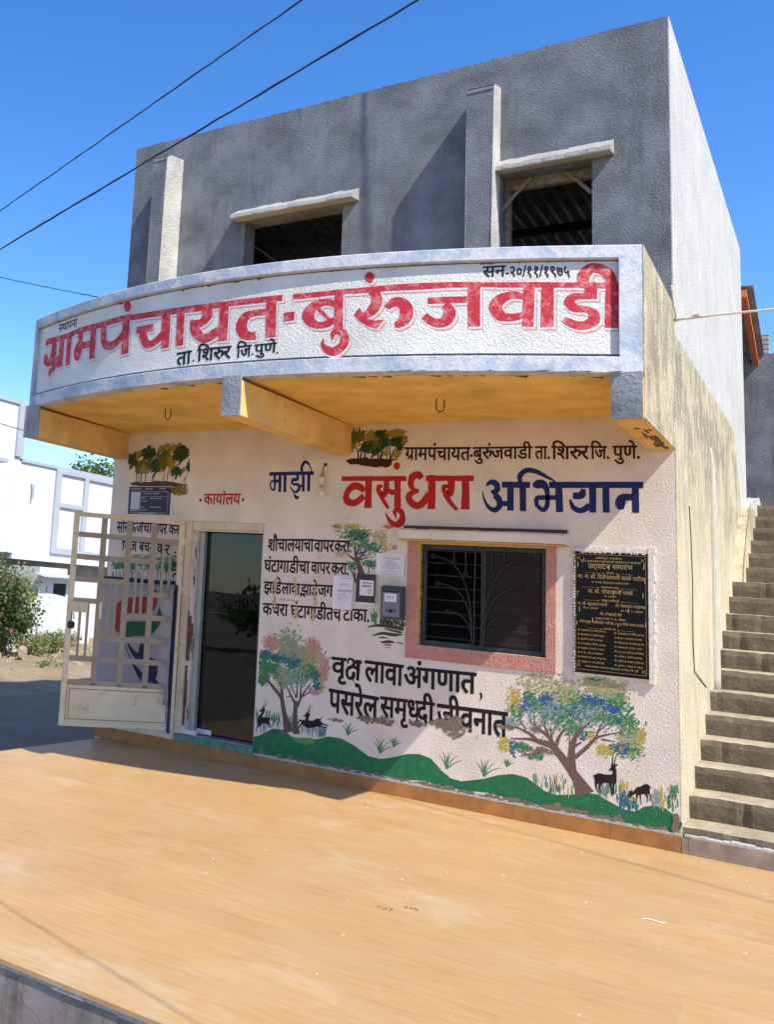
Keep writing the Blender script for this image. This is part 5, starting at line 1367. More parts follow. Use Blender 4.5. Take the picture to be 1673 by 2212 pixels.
# ================================================================== THINGS ON THE WALL
# black engraved plaque
PL = thing('inscription_plaque', (5.5, 0, 1.33), 'black granite inauguration plaque with gold lettering right of the window', 'plaque')
q = MB(); pr = random.Random(31)
for i in range(24):
    z0 = 1.31+1.14*i/24; e = pr.uniform(-.008, .01); q.box(5.785, 5.832+e, -.03, -.001, z0, z0+1.14/24)
    q.box(5.182-e*.5, 5.2, -.012, -.001, z0, z0+1.14/24)
for i in range(14):
    a = 5.2+.6*i/14; e = pr.uniform(-.01, .012); q.box(a, a+.6/14, -.026, -.001, 2.40, 2.432+e); q.box(a, a+.6/14, -.02, -.001, 1.315+e, 1.345)
q.build('mortar_bed', M['mortar_white'], PL)
q = MB(); q.box(5.2, 5.784, -.032, -.002, 1.345, 2.40); slab = q.build('slab', M['granite'], PL, bevel=.003)
q = MB(); yg = -.0326
def gbox(x0, x1, z0, z1): q.box(x0, x1, yg, -.0321, z0, z1)
gx = lambda u: 5.2+.584*u
gz = lambda v: 2.40-1.055*v
for x0, x1, z0, z1 in ((.03, .97, .022, .0245), (.03, .97, .972, .9745), (.028, .032, .022, .9745), (.968, .972, .022, .9745)): gbox(gx(x0), gx(x1), gz(z1), gz(z0))
PT = [('स्वनिधितून उभारलेल्या', .30, .66, .045, .015), ('नूतन ग्रामपंचायत बुरूंजवाडी कार्यालय या कामाचा', .1, .9, .073, .016), ('उद्\u200cघाटन समारंभ', .2, .8, .103, .038), ('शुभहस्ते', .45, .55, .166, .013),
      ('मा. ना. श्री. दिलीपरावजी वळसे पाटील', .06, .95, .195, .030), ('मा. अध्यक्ष, विधानसभा महाराष्ट्र राज्य', .25, .75, .246, .014), ('कार्यक्रमाचे अध्यक्ष', .38, .62, .285, .015), ('मा. श्री. पोपटरावजी गावडे', .20, .80, .315, .028),
      ('मा. आमदार', .42, .58, .358, .014), ('प्रमुख उपस्थिती', .38, .62, .392, .016), ('मा. श्री. राहुलदादा पाचर्णे', .06, .46, .425, .020), ('श्री. शेखरदादा पाचुंदकर', .57, .95, .425, .020), ('जि. प. सदस्य', .13, .34, .462, .014), ('मा. जि. प. सदस्य', .64, .93, .467, .014),
      ('सौ. मंगलताई लंघे', .36, .65, .500, .020), ('उपसभापती, पं. स., शिरूर', .30, .70, .541, .015), ('यांचे प्रमुख उपस्थितीत ऑगस्ट-२०१४ रोजी संपन्न झाला.', .08, .95, .573, .019), ('आपले नम्र', .41, .57, .622, .015)]
LFT = ['श्री. बाळासाहेब भु. टेमगिरे (सरपंच)', 'श्री. बाळासाहेब ना. टेमगिरे (सदस्य)', 'सौ. लताबाई पो. टेमगिरे (ग्रा. सदस्य)', 'सौ. कमलबाई सु. टेमगिरे (सदस्य)', 'श्री. नंदकुमार बा. शेळके (ग्रा. सदस्य)', 'सौ. के. आर. पवार (ग्रामसेविका)', 'श्री. विवेकानंद वि. पवार (कोतवाल)', 'श्री. बाबुराव प. टेके (शिपाई)']
RGT = ['श्री. बाळासाहेब मो. टेमगिरे (सदस्य)', 'श्री. विलास ग. नळकांडे (मा. सरपंच)', 'सौ. कविताताई बा. नळकांडे (सदस्य)', 'सौ. संगीताबाई गो. मोरे (ग्रा. सदस्य)', 'श्रीम. एम. एस. खामकर (ग्रामसेविका)', 'श्री. सतीश न. टेमगिरे (सदस्य)', 'श्री. हरिभाऊ चव्हाण (शिक्षक)', 'श्री. आत्माराम ग. नळकांडे (पो. पाटील)']
for k in range(8):
    PT.append((LFT[k], .055, .44-.02*(k % 3), .648+.0365*k, .012)); PT.append((RGT[k], .55, .94-.02*(k % 2), .652+.0365*k, .012))
PT.append(('समस्त ग्रामस्थ ग्रामपंचायत बुरूंजवाडी, ता. शिरूर, जि. पुणे', .16, .86, .938, .013))
for text, u0, u1, v, h in PT: put_text(q, 'P', text, gx(u0), gz(v), gx(u1), gz(v), h*1.02, 0, 0, .002, lambda s, x, z, oo: (x, yg-oo*.5, z))
for v, u0, u1 in ((.17, .16, .41), (.17, .59, .8), (.29, .12, .34), (.29, .66, .86), (.397, .14, .34), (.397, .66, .86), (.627, .2, .38), (.627, .60, .82)):
    gbox(gx(u0), gx(u1), gz(v+.0075), gz(v+.006)); e = u1 if u0 < .5 else u0; gbox(gx(e)-.004, gx(e)+.004, gz(v+.011), gz(v+.003))
for cx, cz in ((.07, .055), (.93, .06), (.07, .94), (.93, .945)):
    for s_x in (-1, 1):
        o = len(q.v); a, c_ = gx(cx), gz(cz); q.v += [(a-.016, yg-.0002*s_x, c_-.016*s_x-.002), (a-.016, yg-.0002*s_x, c_-.016*s_x+.002), (a+.016, yg-.0002*s_x, c_+.016*s_x+.002), (a+.016, yg-.0002*s_x, c_+.016*s_x-.002)]
        q.f.append((o, o+1, o+2, o+3)); q.m.append(0)
q.build('engraving', M['gold'], slab)
q = MB(); pr = random.Random(77)
for k in range(22):
    u = pr.choice([pr.uniform(.93, .965), pr.uniform(.03, .09), pr.uniform(.1, .9)]); v = pr.uniform(.03, .6); l = pr.uniform(.006, .05); q.box(gx(u), gx(u)+.0025, -.0331-k*1e-5, -.0322, gz(v)-l, gz(v))
for k in range(40):
    u = pr.uniform(0, .97); q.box(gx(u), gx(u)+pr.uniform(.005, .02), -.0332-k*1e-5, -.0322, gz(.002)-pr.uniform(.002, .012), gz(.002)); q.box(5.2+pr.uniform(0, .006), 5.2+pr.uniform(.007, .013), -.0334-k*1e-5, -.0322, gz(k/40+.02), gz(k/40))
tag(q.build('paint_splash', M['mortar_white'], slab), kind='stuff')
# dark notice board left of the door (its code square is left out)
NB = thing('notice_board', (.56, 0, 2.63), 'small dark navy printed notice board above the open gate', 'notice board')
q = MB(); q.box(.262, .855, -.012, -.002, 2.637, 2.958); q.box(.258, .859, -.0125, -.0015, 2.633, 2.637); nb = q.build('board', M['navy_board'], NB, bevel=.002)
q = MB(); yb = (-.0128, -.0122)
def nbx(u0, u1, v0, v1): q.box(.262+.593*u0, .262+.593*u1, yb[0], yb[1], 2.958-.321*v1, 2.958-.321*v0)
for u0, u1, v0, v1 in ((.06, .95, .165, .177), (.06, .95, .955, .967), (.055, .061, .177, .955), (.947, .953, .177, .955), (.29, .296, .177, .955), (.297, .946, .35, .358)): nbx(u0, u1, v0, v1)
for u, w_, v in ((.02, .28, .08), (.41, .17, .07), (.74, .15, .06), (.36, .2, .25), (.59, .15, .25), (.31, .11, .42), (.53, .27, .42), (.31, .16, .53), (.31, .1, .75), (.53, .27, .75), (.31, .16, .86), (.28, .4, 1.0-.02), (.07, .18, .89)):
    x = u; pr = random.Random(int(u*1000+v*77))
    while x < u+w_: l = pr.uniform(.012, .035); nbx(x, min(x+l, u+w_), v-.012+pr.uniform(-.004, .004), v+.014); x += l+.006
nbx(.065, .28, .20, .85)
q.build('board_print', M['board_print'], nb)
# paper notices
def paper(name, x0, x1, z0, z1, lines, label, mat='paper', y=-.004, tilt=0, group=None, curl=.012, frame=False):
    o_ = thing(name, ((x0+x1)/2, 0, z0), label, 'paper notice' if mat == 'paper' else 'poster', group)
    q = MB(); n = 10; X = lambda u, v: x0+(x1-x0)*u+tilt*(v-.5); Y = lambda u, v: y-curl*(max(0, abs(u-.5)-.3)*2)**2*4-.002*math.sin(v*5)
    for i in range(n+1):
        for j in range(n+1): u, v = i/n, j/n; q.v.append((X(u, v), Y(u, v), z0+(z1-z0)*v))
    for i in range(n):
        for j in range(n): a = i*(n+1)+j; q.f.append((a, a+n+1, a+n+2, a+1)); q.m.append(0)
    ps = q.build('sheet', M[mat], o_); s2 = ps.modifiers.new('t', 'SOLIDIFY'); s2.thickness = .0006
    q = MB(); pr = random.Random(int(x0*1000))
    def ink(u0, u1, v0, v1, k=0):
        o = len(q.v); q.v += [(X(u, v), Y(u, v)-.0012-k, z0+(z1-z0)*v) for u, v in ((u0, v0), (u1, v0), (u1, v1), (u0, v1))]; q.f.append((o, o+1, o+2, o+3)); q.m.append(0)
    for v, u0, u1, h in lines:
        x = u0
        while x < u1: l = pr.uniform(.02, .06); ink(x, min(x+l, u1), v-h/2, v+h/2); x += l+.012
    if frame:
        for a in ((.18, .86, .9, .906), (.18, .86, .12, .126), (.18, .186, .126, .9), (.854, .86, .126, .9), (.18, .80, .045, .062), (.88, .892, .05, .62)): ink(*a)
    q.build('print', M['print'], ps); return o_, ps, ink
paper('paper_notice', 2.922, 3.135, 1.71, 2.045, [(.955, .3, .92, .018), (.80, .4, .75, .012), (.755, .33, .85, .014), (.72, .33, .85, .008)]+[(.60-.012*k, .25, .95, .006) for k in range(6)]+[(.50, .5, .68, .01), (.47, .25, .7, .008), (.44, .25, .62, .008), (.40, .25, .95, .008), (.36, .25, .95, .008), (.33, .25, .55, .008), (.30, .25, .5, .008), (.27, .25, .75, .008), (.19, .25, .45, .008)],
      'tall white printed notice pasted beside the slogans', group='printed notices on the wall')
paper('paper_notice', 3.372, 3.66, 2.085, 2.30, [(.83, .25, .8, .025), (.76, .25, .82, .025), (.69, .38, .64, .02), (.62, .3, .7, .025), (.55, .28, .72, .025), (.48, .25, .8, .025), (.40, .2, .84, .022), (.33, .2, .84, .022), (.29, .42, .6, .015), (.20, .2, .84, .015)],
      'wide white framed notice pasted just above the grey letterbox', group='printed notices on the wall', frame=True)
o_, ps, ink = paper('torn_poster', 3.178, 3.376, 1.80, 2.085, [], 'curled dark poster with a white printed panel, torn loose left of the letterbox', 'poster', y=-.008, tilt=.006, curl=.03)
q = MB()
for (u0, u1, v0, v1, mt) in ((.18, .92, .24, .78, 0), (.28, .78, .545, .60, 1), (.33, .85, .665, .70, 1), (.6, .8, .34, .35, 1), (.6, .8, .30, .31, 1), (.6, .8, .45, .46, 1), (.6, .615, .36, .45, 1), (.785, .80, .36, .45, 1)):
    zz_ = lambda v: 1.80+.285*v; yy = -.0245 if mt == 0 else -.0256; q.box(3.178+.198*u0, 3.178+.198*u1, yy, yy+.0008, zz_(v0), zz_(v1), mt)
q.lathe((3.178+.198*.70, -.0254, 1.80+.285*.405), [(.0, 0)], 3)
for k in range(14):
    a, b_ = 2*math.pi*k/14, 2*math.pi*(k+1)/14; cx, cz = 3.178+.198*.70, 1.80+.285*.405; o = len(q.v)
    q.v += [(cx+r*math.cos(t_), -.0257, cz+r*math.sin(t_)) for t_, r in ((a, .007), (b_, .007), (b_, .0095), (a, .0095))]; q.f.append((o, o+1, o+2, o+3)); q.m.append(1)
q.build('poster_panel', [M['paper'], M['print']], ps)
q = MB(); q.box(3.178, 3.37, -.012, -.0085, 1.78, 1.80); q.build('poster_foot', M['paper'], ps)
q = MB(); q.box(3.352, 3.366, -.006, -.003, 1.83, 1.95); o = q.build('paper_strip', M['paper'], own=True); tag(o, 'narrow white paper strip stuck beside the torn dark poster', 'paper strip')
# grey suggestion box
SB = thing('suggestion_box', (3.58, -.06, 1.66), 'dark grey metal suggestion box with a white paper label left of the window', 'letterbox')
q = MB(); q.prism([(-.002, 1.66), (-.105, 1.66), (-.105, 1.955), (-.095, 1.968), (-.002, 1.985)], 0, 3.472, 3.675); body = q.build('box_body', M['box_grey'], SB, bevel=.004)
q = MB(); q.box(3.486, 3.66, -.1125, -.1055, 1.682, 1.918); dr = q.build('box_door', M['box_door'], body, bevel=.002)
q = MB(); q.box(3.488, 3.658, -.111, -.1055, 1.923, 1.931); q.build('letter_slot', M['black'], body)
q = MB(); q.box(3.508, 3.628, -.1138, -.1128, 1.826, 1.906); q.build('paper_label', M['paper'], dr)
q = MB(); put_text(q, 'L', 'सूचना पेटी', 3.53, 1.878, 3.60, 1.876, .016, 0, 0, .004, lambda s, x, z, oo: (x, -.1142-oo, z)); q.build('label_lettering', M['epurple'], dr)
q = MB()
for x in (3.531, 3.542, 3.602, 3.613): q.box(x-.003, x+.003, -.1135, -.1127, 1.722, 1.758)
q.tube([(3.572, -.1127, 1.74), (3.572, -.1136, 1.74)], .018, 20); q.build('door_cutout', M['black'], dr)
q = MB(); q.tube([(3.502, -.112, 1.806), (3.502, -.119, 1.806)], .0055, 10); q.build('lock', M['steel'], dr)
# bulb on its wire
LB = thing('light_bulb', (2.765, -.05, 2.88), 'frosted bulb in a cream holder hanging on a twisted wire from the wall', 'light bulb')
q = MB(); q.tube([(2.783, .0, 3.205), (2.785, -.03, 3.20), (2.775, -.045, 3.15), (2.785, -.047, 3.12), (2.772, -.05, 3.105), (2.758, -.05, 3.085), (2.76, -.05, 3.06)], .0045, 6); q.tube([(2.772, -.05, 3.105), (2.79, -.05, 3.09), (2.785, -.05, 3.062)], .0045, 6); q.build('wire', M['cable'], LB)
q = MB(); q.lathe((2.768, -.05, 2.99), [(0, 0), (.021, 0), (.022, .02), (.024, .03), (.03, .045), (.044, .058), (.045, .066), (.036, .078), (.02, .082), (0, .083)], 18); q.build('holder', M['bakelite'], LB, smooth=True)
q = MB(); q.lathe((2.768, -.05, 2.952), [(.016, .038), (.0165, .0), (.0175, -.002)], 16); q.build('cap', M['steel'], LB, smooth=True)
q = MB(); q.lathe((2.768, -.05, 2.865), [(0, 0), (.018, .003), (.030, .013), (.0355, .03), (.034, .046), (.026, .064), (.019, .078), (.017, .088)], 18); q.build('glass_bulb', M['bulb'], LB, smooth=True)
q = MB(); pr = random.Random(6)
q.tube([(2.783, .02, 3.205), (2.783, -.0015, 3.207)], .022, 9); q.build('wall_hole', M['rust'], LB)
# hooks in the soffit
for k, (x, y) in enumerate(((1.575, -1.25), (4.325, -1.05))):
    q = MB(); z = 3.645-.02; pts_ = [(x-.035, y, z+.02), (x-.035, y, z-.07)]+[(x-.035*math.cos(t_*math.pi/6), y, z-.07-.035*math.sin(t_*math.pi/6)) for t_ in range(1, 6)]+[(x+.035, y, z-.07), (x+.035, y, z+.0)]
    q.tube(pts_, .006, 7); o = q.build('ceiling_hook', M['rust'], own=True)
    tag(o, 'rusty U hook in the ochre soffit '+('over the open gate and notice board' if k == 0 else 'over the lettering right of the middle beam'), 'hook', 'hooks under the balcony')
# flex banner on a board behind the gate
BN = thing('banner', (.6, -.13, .2), 'white flex banner with a red, green and purple emblem leaning behind the open gate', 'banner')
q = MB(); nx, nz = 24, 16; bx0, bx1, bz0, bz1 = .055, 1.115, .5, 1.80
zt = lambda u: 1.782+.052*u
for j in range(nz+1):
    for i in range(nx+1):
        u, v = i/nx, j/nz; x = bx0+(bx1-bx0)*u; z = bz0+(zt(u)-bz0)*v; cur = .07*max(0, (u-.93)/.07)**2
        q.v.append((x, banner_y(x, z)-cur-.05*max(0, .08-v)**1*3*(.5+.5*math.sin(u*9)), z))
for j in range(nz):
    for i in range(nx): a = j*(nx+1)+i; q.f.append((a, a+1, a+nx+2, a+nx+1)); q.m.append(0)
sheet = q.build('flex_sheet', M['banner'], BN, smooth=True); s2 = sheet.modifiers.new('t', 'SOLIDIFY'); s2.thickness = .003; s2.offset = 1
q = MB(); q.box(.045, .075, -.125, -.10, .2, 1.78); q.box(1.07, 1.10, -.12, -.10, .2, 1.83); q.box(.076, 1.069, -.12, -.10, 1.72, 1.76); q.build('banner_frame', M['blue_edge'], BN)
q = MB()
for i, (s, col, kind, d) in enumerate(PAINT['emblem']):
    mi = ['ered', 'egreen', 'epurple'].index(col)
    if kind == 'p': add_poly(q, s, d, .006+i*2e-5, mi, soft=True)
    else: add_stroke(q, s, d, .006+i*2e-5, mi)
q.build('emblem', [M['ered'], M['egreen'], M['epurple']], sheet)
# litter on the platform
q = MB(); q.add([(6.02, -2.33, .004), (6.09, -2.30, .012), (6.2, -2.305, .006), (6.235, -2.27, .010), (6.2, -2.275, .014), (6.12, -2.285, .02), (6.04, -2.30, .016)], [(0, 1, 6), (1, 5, 6), (1, 2, 5), (2, 4, 5), (2, 3, 4)])
q.v = [(6.12+(v[0]-6.12)*.62, -2.3+(v[1]+2.3)*.45, v[2]*.35) for v in q.v]; o = q.build('paper_scrap', M['paper'], own=True); s2 = o.modifiers.new('t', 'SOLIDIFY'); s2.thickness = .002
tag(o, 'torn white paper scrap lying on the tiled platform', 'paper scrap')
for k, (x, y) in enumerate(((4.86, -3.5), (4.98, -3.38))):
    q = MB(); pr = random.Random(50+k)
    for _ in range(16):
        a = x+pr.uniform(-.045, .045); c_ = y+pr.uniform(-.025, .025); l = pr.uniform(.003, .010); t_ = pr.uniform(0, 6); q.box(a, a+l, c_, c_+l*.6, .0003, .004+pr.uniform(0, .006))
    o = q.build('crumb_pile', M['gold'], own=True); tag(o, 'small scatter of yellow crumbs on the tiles, '+('nearer the camera' if k == 0 else 'nearer the wall'), 'crumbs', 'crumbs on the tiled platform')
q = MB(); pr = random.Random(88)
for _ in range(90):
    x = pr.uniform(3.5, 7.2); y = pr.uniform(-4.5, -.1) if pr.random() < .4 else pr.uniform(-.9, -.05); l = pr.uniform(.003, .011); q.box(x, x+l*pr.uniform(1, 2), y, y+l, .0003, .002+pr.uniform(0, .004))
o = q.build('grit', M['mortar_white'], own=True); tag(o, 'pale specks of grit scattered over the tiled platform', 'grit', kind='stuff')
q = MB(); q.box(1.18, 1.37, -.01, .05, .2145, .262); o = q.build('white_block', M['brick_w'], own=True, bevel=.004); tag(o, 'white painted block wedged at the foot of the glass door', 'block')
q = MB(); q.box(1.55, 2.05, .62, 1.0, .196, .212); o = q.build('door_mat', M['black'], own=True, bevel=.004); tag(o, 'black mat on the floor inside the doorway', 'door mat')

# ================================================================== PIPE, WIRES, CABLES
q = MB(); pts_ = [(6.0, 2.62, 3.72), (6.004, 2.61, 3.66), (6.008, 2.6, 3.5), (6.005, 2.58, 2.6), (6.003, 2.57, 1.3), (6.0, 2.56, 1.12)]; q.tube(pts_, [.01, .02, .035, .05, .055, .055], 12)
o = q.build('drain_pipe', M['pipe'], own=True, smooth=True); tag(o, 'white drain pipe half buried in the cream side wall above the stairs', 'pipe')
q = MB(); q.tube([(6.004, .80, 2.9), (6.01, .82, 2.6), (6.012, .86, 2.2), (6.008, .85, 1.7), (6.01, .9, 1.42), (6.006, 1.4, 1.32), (6.004, 1.82, 1.24)], .0045, 6); o = q.build('loose_wire', M['cable'], own=True); tag(o, 'thin dark loose wire hanging down the cream side wall', 'wire')
def cable(name, a, b_, ext0, ext1, r, sag, label, cat='cable', group=None, mat='cable', n=40):
    a, b_ = Vector(a), Vector(b_); d = b_-a; p0 = a-d*ext0; p1 = b_+d*ext1; q = MB()
    r_ = random.Random(len(name)+int(r*1e5)); n = 160; q.tube([p0+(p1-p0)*k/n+Vector((0, r_.uniform(-.4, .4)*r, sag*(k/n*(1-k/n))*-4+r_.uniform(-.5, .5)*r)) for k in range(n+1)], [r*r_.uniform(.75, 1.15) for _ in range(n+1)], 7)
    o = q.build(name, M[mat], own=True, smooth=True); return tag(o, label, cat, group)
cable('overhead_cable', (-4.915, 2.591, 8.297), (2.107, .289, 8.935), 1.2, 2.2, .0115, 0, 'upper black cable crossing only open sky above the office roof', 'overhead cable', 'overhead cables')
cable('overhead_cable', (2.839, -5.243, 3.906), (5.903, -6.174, 4.174), 2.0, 1.6, .0055, 0, 'lower black cable passing in front of the top left corner of the office', 'overhead cable', 'overhead cables')
q = MB(); A = Vector((6.0, .043, 4.455)); pts_ = [A+Vector((.0, -.01, .0)), A+Vector((.05, -.02, .012)), A+Vector((.12, -.03, .01)), A+Vector((.3, -.02, .02)), A+Vector((1.2, .0, .04)), A+Vector((4, .1, .2))]
q.tube(pts_, [.012, .014, .013, .010, .010, .010], 8); q.tube([A+Vector((.004, -.01, .0)), A+Vector((.02, -.06, .03)), A+Vector((.012, -.12, .12)), A+Vector((.008, -.16, .22)), A+Vector((.006, -.2, .27))], .009, 7)
q.tube([A+Vector((.12, -.03, .012)), A+Vector((.2, -.05, .05))], .006, 6); q.tube([A+Vector((.12, -.03, .008)), A+Vector((.21, -.045, .035))], .006, 6)
o = q.build('tied_rope', M['rope'], own=True, smooth=True); tag(o, 'pale rope knotted at the corner of the balcony and running off to the right', 'rope')
cable('thin_wire', (-6.72, 5, 4.91), (-6.05, 5, 4.76), 3, 9, .008, .1, 'thin dark wire dipping past the white house behind the balcony end', 'wire', 'thin wires by the white house')
cable('thin_wire', (-1.99, 0, 5.9), (-1.0, .05, 5.62), 3, 1.5, .006, .05, 'short thin wire running up to the left end of the sign balcony', 'wire', 'thin wires by the white house')

# ================================================================== HOUSE ACROSS THE ROAD
HW = thing('white_house', (-14, 8, -.46), 'bright white two-storey flat-roofed house across the road', 'house')
q = MB(); q.box(-20, -11, -9, 10.45, 2.35, 6.42); q.box(-20, -11, 10.451, 24, 2.2, 4.86); body = q.build('upper_floor', M['white_house'], HW)
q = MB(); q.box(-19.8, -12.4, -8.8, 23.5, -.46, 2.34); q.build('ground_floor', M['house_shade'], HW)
q = MB(); q.box(-20.05, -10.95, -9.05, 10.5, 6.421, 6.52); q.build('roof_coping', M['house_trim'], HW); q = MB(); q.box(-20.05, -10.95, 10.501, 24.05, 4.861, 4.95); q.build('roof_coping', M['house_trim'], HW)
q = MB(); q.box(-11.5, -10.93, 10.2, 10.5, 4.98, 6.42); q.build('corner_fin', M['house_trim'], HW)
q = MB(); q.box(-10.999, -10.93, 12.02, 12.26, 2.44, 4.86); q.box(-10.999, -10.93, 13.36, 13.56, 2.44, 4.86); q.box(-10.999, -10.93, 12.261, 13.359, 2.44, 2.62); q.box(-10.999, -10.93, 12.261, 13.359, 3.78, 3.92); q.box(-10.999, -10.93, 12.261, 13.359, 4.74, 4.86); q.box(-10.999, -10.93, 13.561, 16, 4.72, 4.86); q.box(-10.999, -10.93, 13.561, 16, 2.44, 2.6); q.build('facade_frame', M['house_trim'], HW, bevel=.01)
q = MB(); q.tube([(-11, 11.0, 4.28), (-10.93, 11.0, 4.28), (-10.9, 11.0, 4.25), (-10.9, 11.0, 3.9)], .03, 8); q.build('spout', M['house_trim'], HW)
q = MB(); q.box(-11, -10.6, 8.2, 9.55, 4.70, 4.80); q.build('sun_shade', M['house_trim'], HW); q = MB(); q.box(-11.02, -10.98, 8.4, 9.2, 4.0, 4.69); q.build('window', M['dark'], HW)
q = MB(); q.box(-12.41, -12.36, 11.9, 13.75, -.2, 2.05); q.build('shop_opening', M['dark'], HW)
SH = thing('shed', (-10.6, 11.2, -.2), 'small white shed with a tin awning and dark doorway below the white house', 'shed')
q = MB(); q.box(-11.4, -10.1, 10.62, 11.24, -.46, 2.03); q.box(-11.4, -10.1, 11.24, 11.8, 1.62, 2.03); q.box(-11.4, -10.1, 11.8, 14.5, -.46, 1.85); q.build('shed_wall', M['white_house'], SH)
q = MB(); q.box(-10.6, -10.12, 11.241, 11.799, -.46, 1.62); q.build('doorway', M['dark'], SH)
q = MB(); n = 40
for i in range(n+1):
    y = 10.4+1.5*i/n; h = .02*math.sin(i*math.pi/1.5); q.v += [(-10.099, y, 1.86+h), (-9.75, y, 1.78+h)]
for i in range(n): q.f.append((2*i, 2*i+1, 2*i+3, 2*i+2)); q.m.append(0)
aw = q.build('awning', M['house_trim'], SH); s2 = aw.modifiers.new('t', 'SOLIDIFY'); s2.thickness = .01
AW = MB(); prof = [(8.6, -.46), (12.6, -.46), (12.6, .35)]+[(10.9+1.7*math.cos(R(a)), .35+.98*math.sin(R(a))) for a in range(8, 173, 8)]+[(9.2, .35), (8.6, .42)]
AW.prism(prof, 0, -9.98, -9.8); o = AW.build('arched_wall', M['white_house'], own=True, bevel=.01); tag(o, 'low white compound wall with a rounded top behind the green bush', 'wall')
# right: neighbour behind the stairs
RB = thing('rear_house', (8, 9.6, -.46), 'grey cement house wall at the head of the staircase', 'house')
q = MB(); q.box(3, 11, 9.0, 9.24, -.46, 6.2); q.build('house_wall', M['cement'], RB)
q = MB(); pr = random.Random(9)
for k in range(4): q.box(6.06, 6.22, 9.0, 9.2, 6.201+.075*k, 6.201+.075*k+.07)
q.box(6.055, 6.225, 9.005, 9.195, 6.5, 6.53); q.build('brick_stub', M['cement_light'], RB, bevel=.012)
q = MB(); q.box(3, 11, 9.25, 14, 5.9, 6.05); q.build('house_roof', M['cement'], RB)

# ================================================================== VEGETATION, ROCKS
def leaf(q, c, L, r_, mi, up_=.3):
    d = Vector((r_.gauss(0, 1), r_.gauss(0, 1), r_.gauss(up_, .7))).normalized(); s = d.cross(Vector((r_.gauss(0, 1), r_.gauss(0, 1), r_.gauss(0, 1)))).normalized(); nn = d.cross(s)
    o = len(q.v); w_ = L*r_.uniform(.28, .42)
    q.v += [tuple(c), tuple(c+d*L*.5+s*w_-nn*L*.06), tuple(c+d*L), tuple(c+d*L*.5-s*w_-nn*L*.06)]; q.f += [(o, o+1, o+2), (o, o+2, o+3)]; q.m += [mi, mi]
def foliage(q, c, rad, n, L, r_, clumps=14, mats=3):
    cs = []
    for _ in range(clumps):
        v = Vector((r_.gauss(0, 1), r_.gauss(0, 1), r_.gauss(0, 1))).normalized()*r_.uniform(.35, .92)
        cs.append((Vector((v.x*rad[0], v.y*rad[1], v.z*rad[2])), r_.uniform(.28, .5), r_.randrange(mats)))
    for _ in range(n):
        o, k, mi = r_.choice(cs); v = Vector((r_.gauss(0, .5), r_.gauss(0, .5), r_.gauss(0, .5)))
        p = Vector(c)+o+Vector((v.x*rad[0]*k, v.y*rad[1]*k, v.z*rad[2]*k)); leaf(q, p, L*r_.uniform(.6, 1.3), r_, mi if r_.random() < .7 else r_.randrange(mats))
LV = [M['leaf'], M['leaf2'], M['leaf_d']]
def bush(name, c, rad, n, L, seed, label, cat='bush', group=None, stems=9, flowers=0, mats=None):
    r_ = random.Random(seed); t_ = thing(name, (c[0], c[1], c[2]), label, cat, group)
    q = MB(); foliage(q, (c[0], c[1], c[2]+rad[2]*.95), rad, n, L, r_, 20, len(mats or LV)); q.build('foliage', mats or LV, t_)
    q = MB()
    for _ in range(stems):
        a = r_.uniform(0, 6.28); e = Vector((c[0]+rad[0]*.7*math.cos(a)*r_.random(), c[1]+rad[1]*.7*math.sin(a)*r_.random(), c[2]+rad[2]*r_.uniform(1, 1.7)))
        b0 = Vector((c[0]+r_.uniform(-.1, .1), c[1]+r_.uniform(-.1, .1), c[2]-.05)); q.tube([b0, (b0+e)/2+Vector((r_.uniform(-.1, .1), r_.uniform(-.1, .1), .1)), e], [.018, .012, .005], 5)
    q.build('stem', M['bark'], t_)
    if flowers:
        q = MB()
        for _ in range(flowers):
            v = Vector((r_.uniform(-.5, .9)*rad[0], r_.uniform(-.6, .6)*rad[1], r_.uniform(.4, 1.5)*rad[2]))
            for k in range(6): leaf(q, Vector(c)+v, L*.8, r_, 0)
        q.build('blossom', M['flower'], t_)
    return t_
bush('bush', (-9.1, 8.35, -.15), (.72, 1.0, 1.28), 5200, .095, 3, 'tall leafy green bush before the white wall across the road', flowers=4, stems=14)
bush('bush', (-9.2, 6.6, -.2), (.9, 1.1, 1.1), 2600, .10, 13, 'second green bush left of the tall one at the frame edge')
WD = [M['dry'], M['leaf2'], M['leaf']]
bush('weed_clump', (-8.6, 8.75, -.1), (.5, .7, .26), 900, .075, 4, 'dry yellow-green weeds under the tall bush across the road', 'weeds', 'weed clumps on the verge', 6, 0, WD)
bush('weed_clump', (-8.9, 9.9, -.05), (.5, .6, .24), 1000, .07, 5, 'tangled olive weeds at the foot of the rounded white wall', 'weeds', 'weed clumps on the verge', 6, 0, WD)
bush('weed_clump', (-7.3, 8.0, -.32), (.22, .45, .13), 620, .06, 6, 'low fresh green weed patch by the gate among rubble', 'weeds', 'weed clumps on the verge', 4, 0, [M['leaf'], M['leaf2']])
bush('weed_clump', (-7.0, 6.1, -.34), (.2, .3, .08), 200, .05, 8, 'sparse dry weeds at the road edge', 'weeds', 'weed clumps on the verge', 4, 0, WD)
bush('weed_clump', (-9.3, 10.9, .0), (.5, .5, .2), 700, .07, 9, 'olive weeds seen through the bars of the gate', 'weeds', 'weed clumps on the verge', 4, 0, WD)
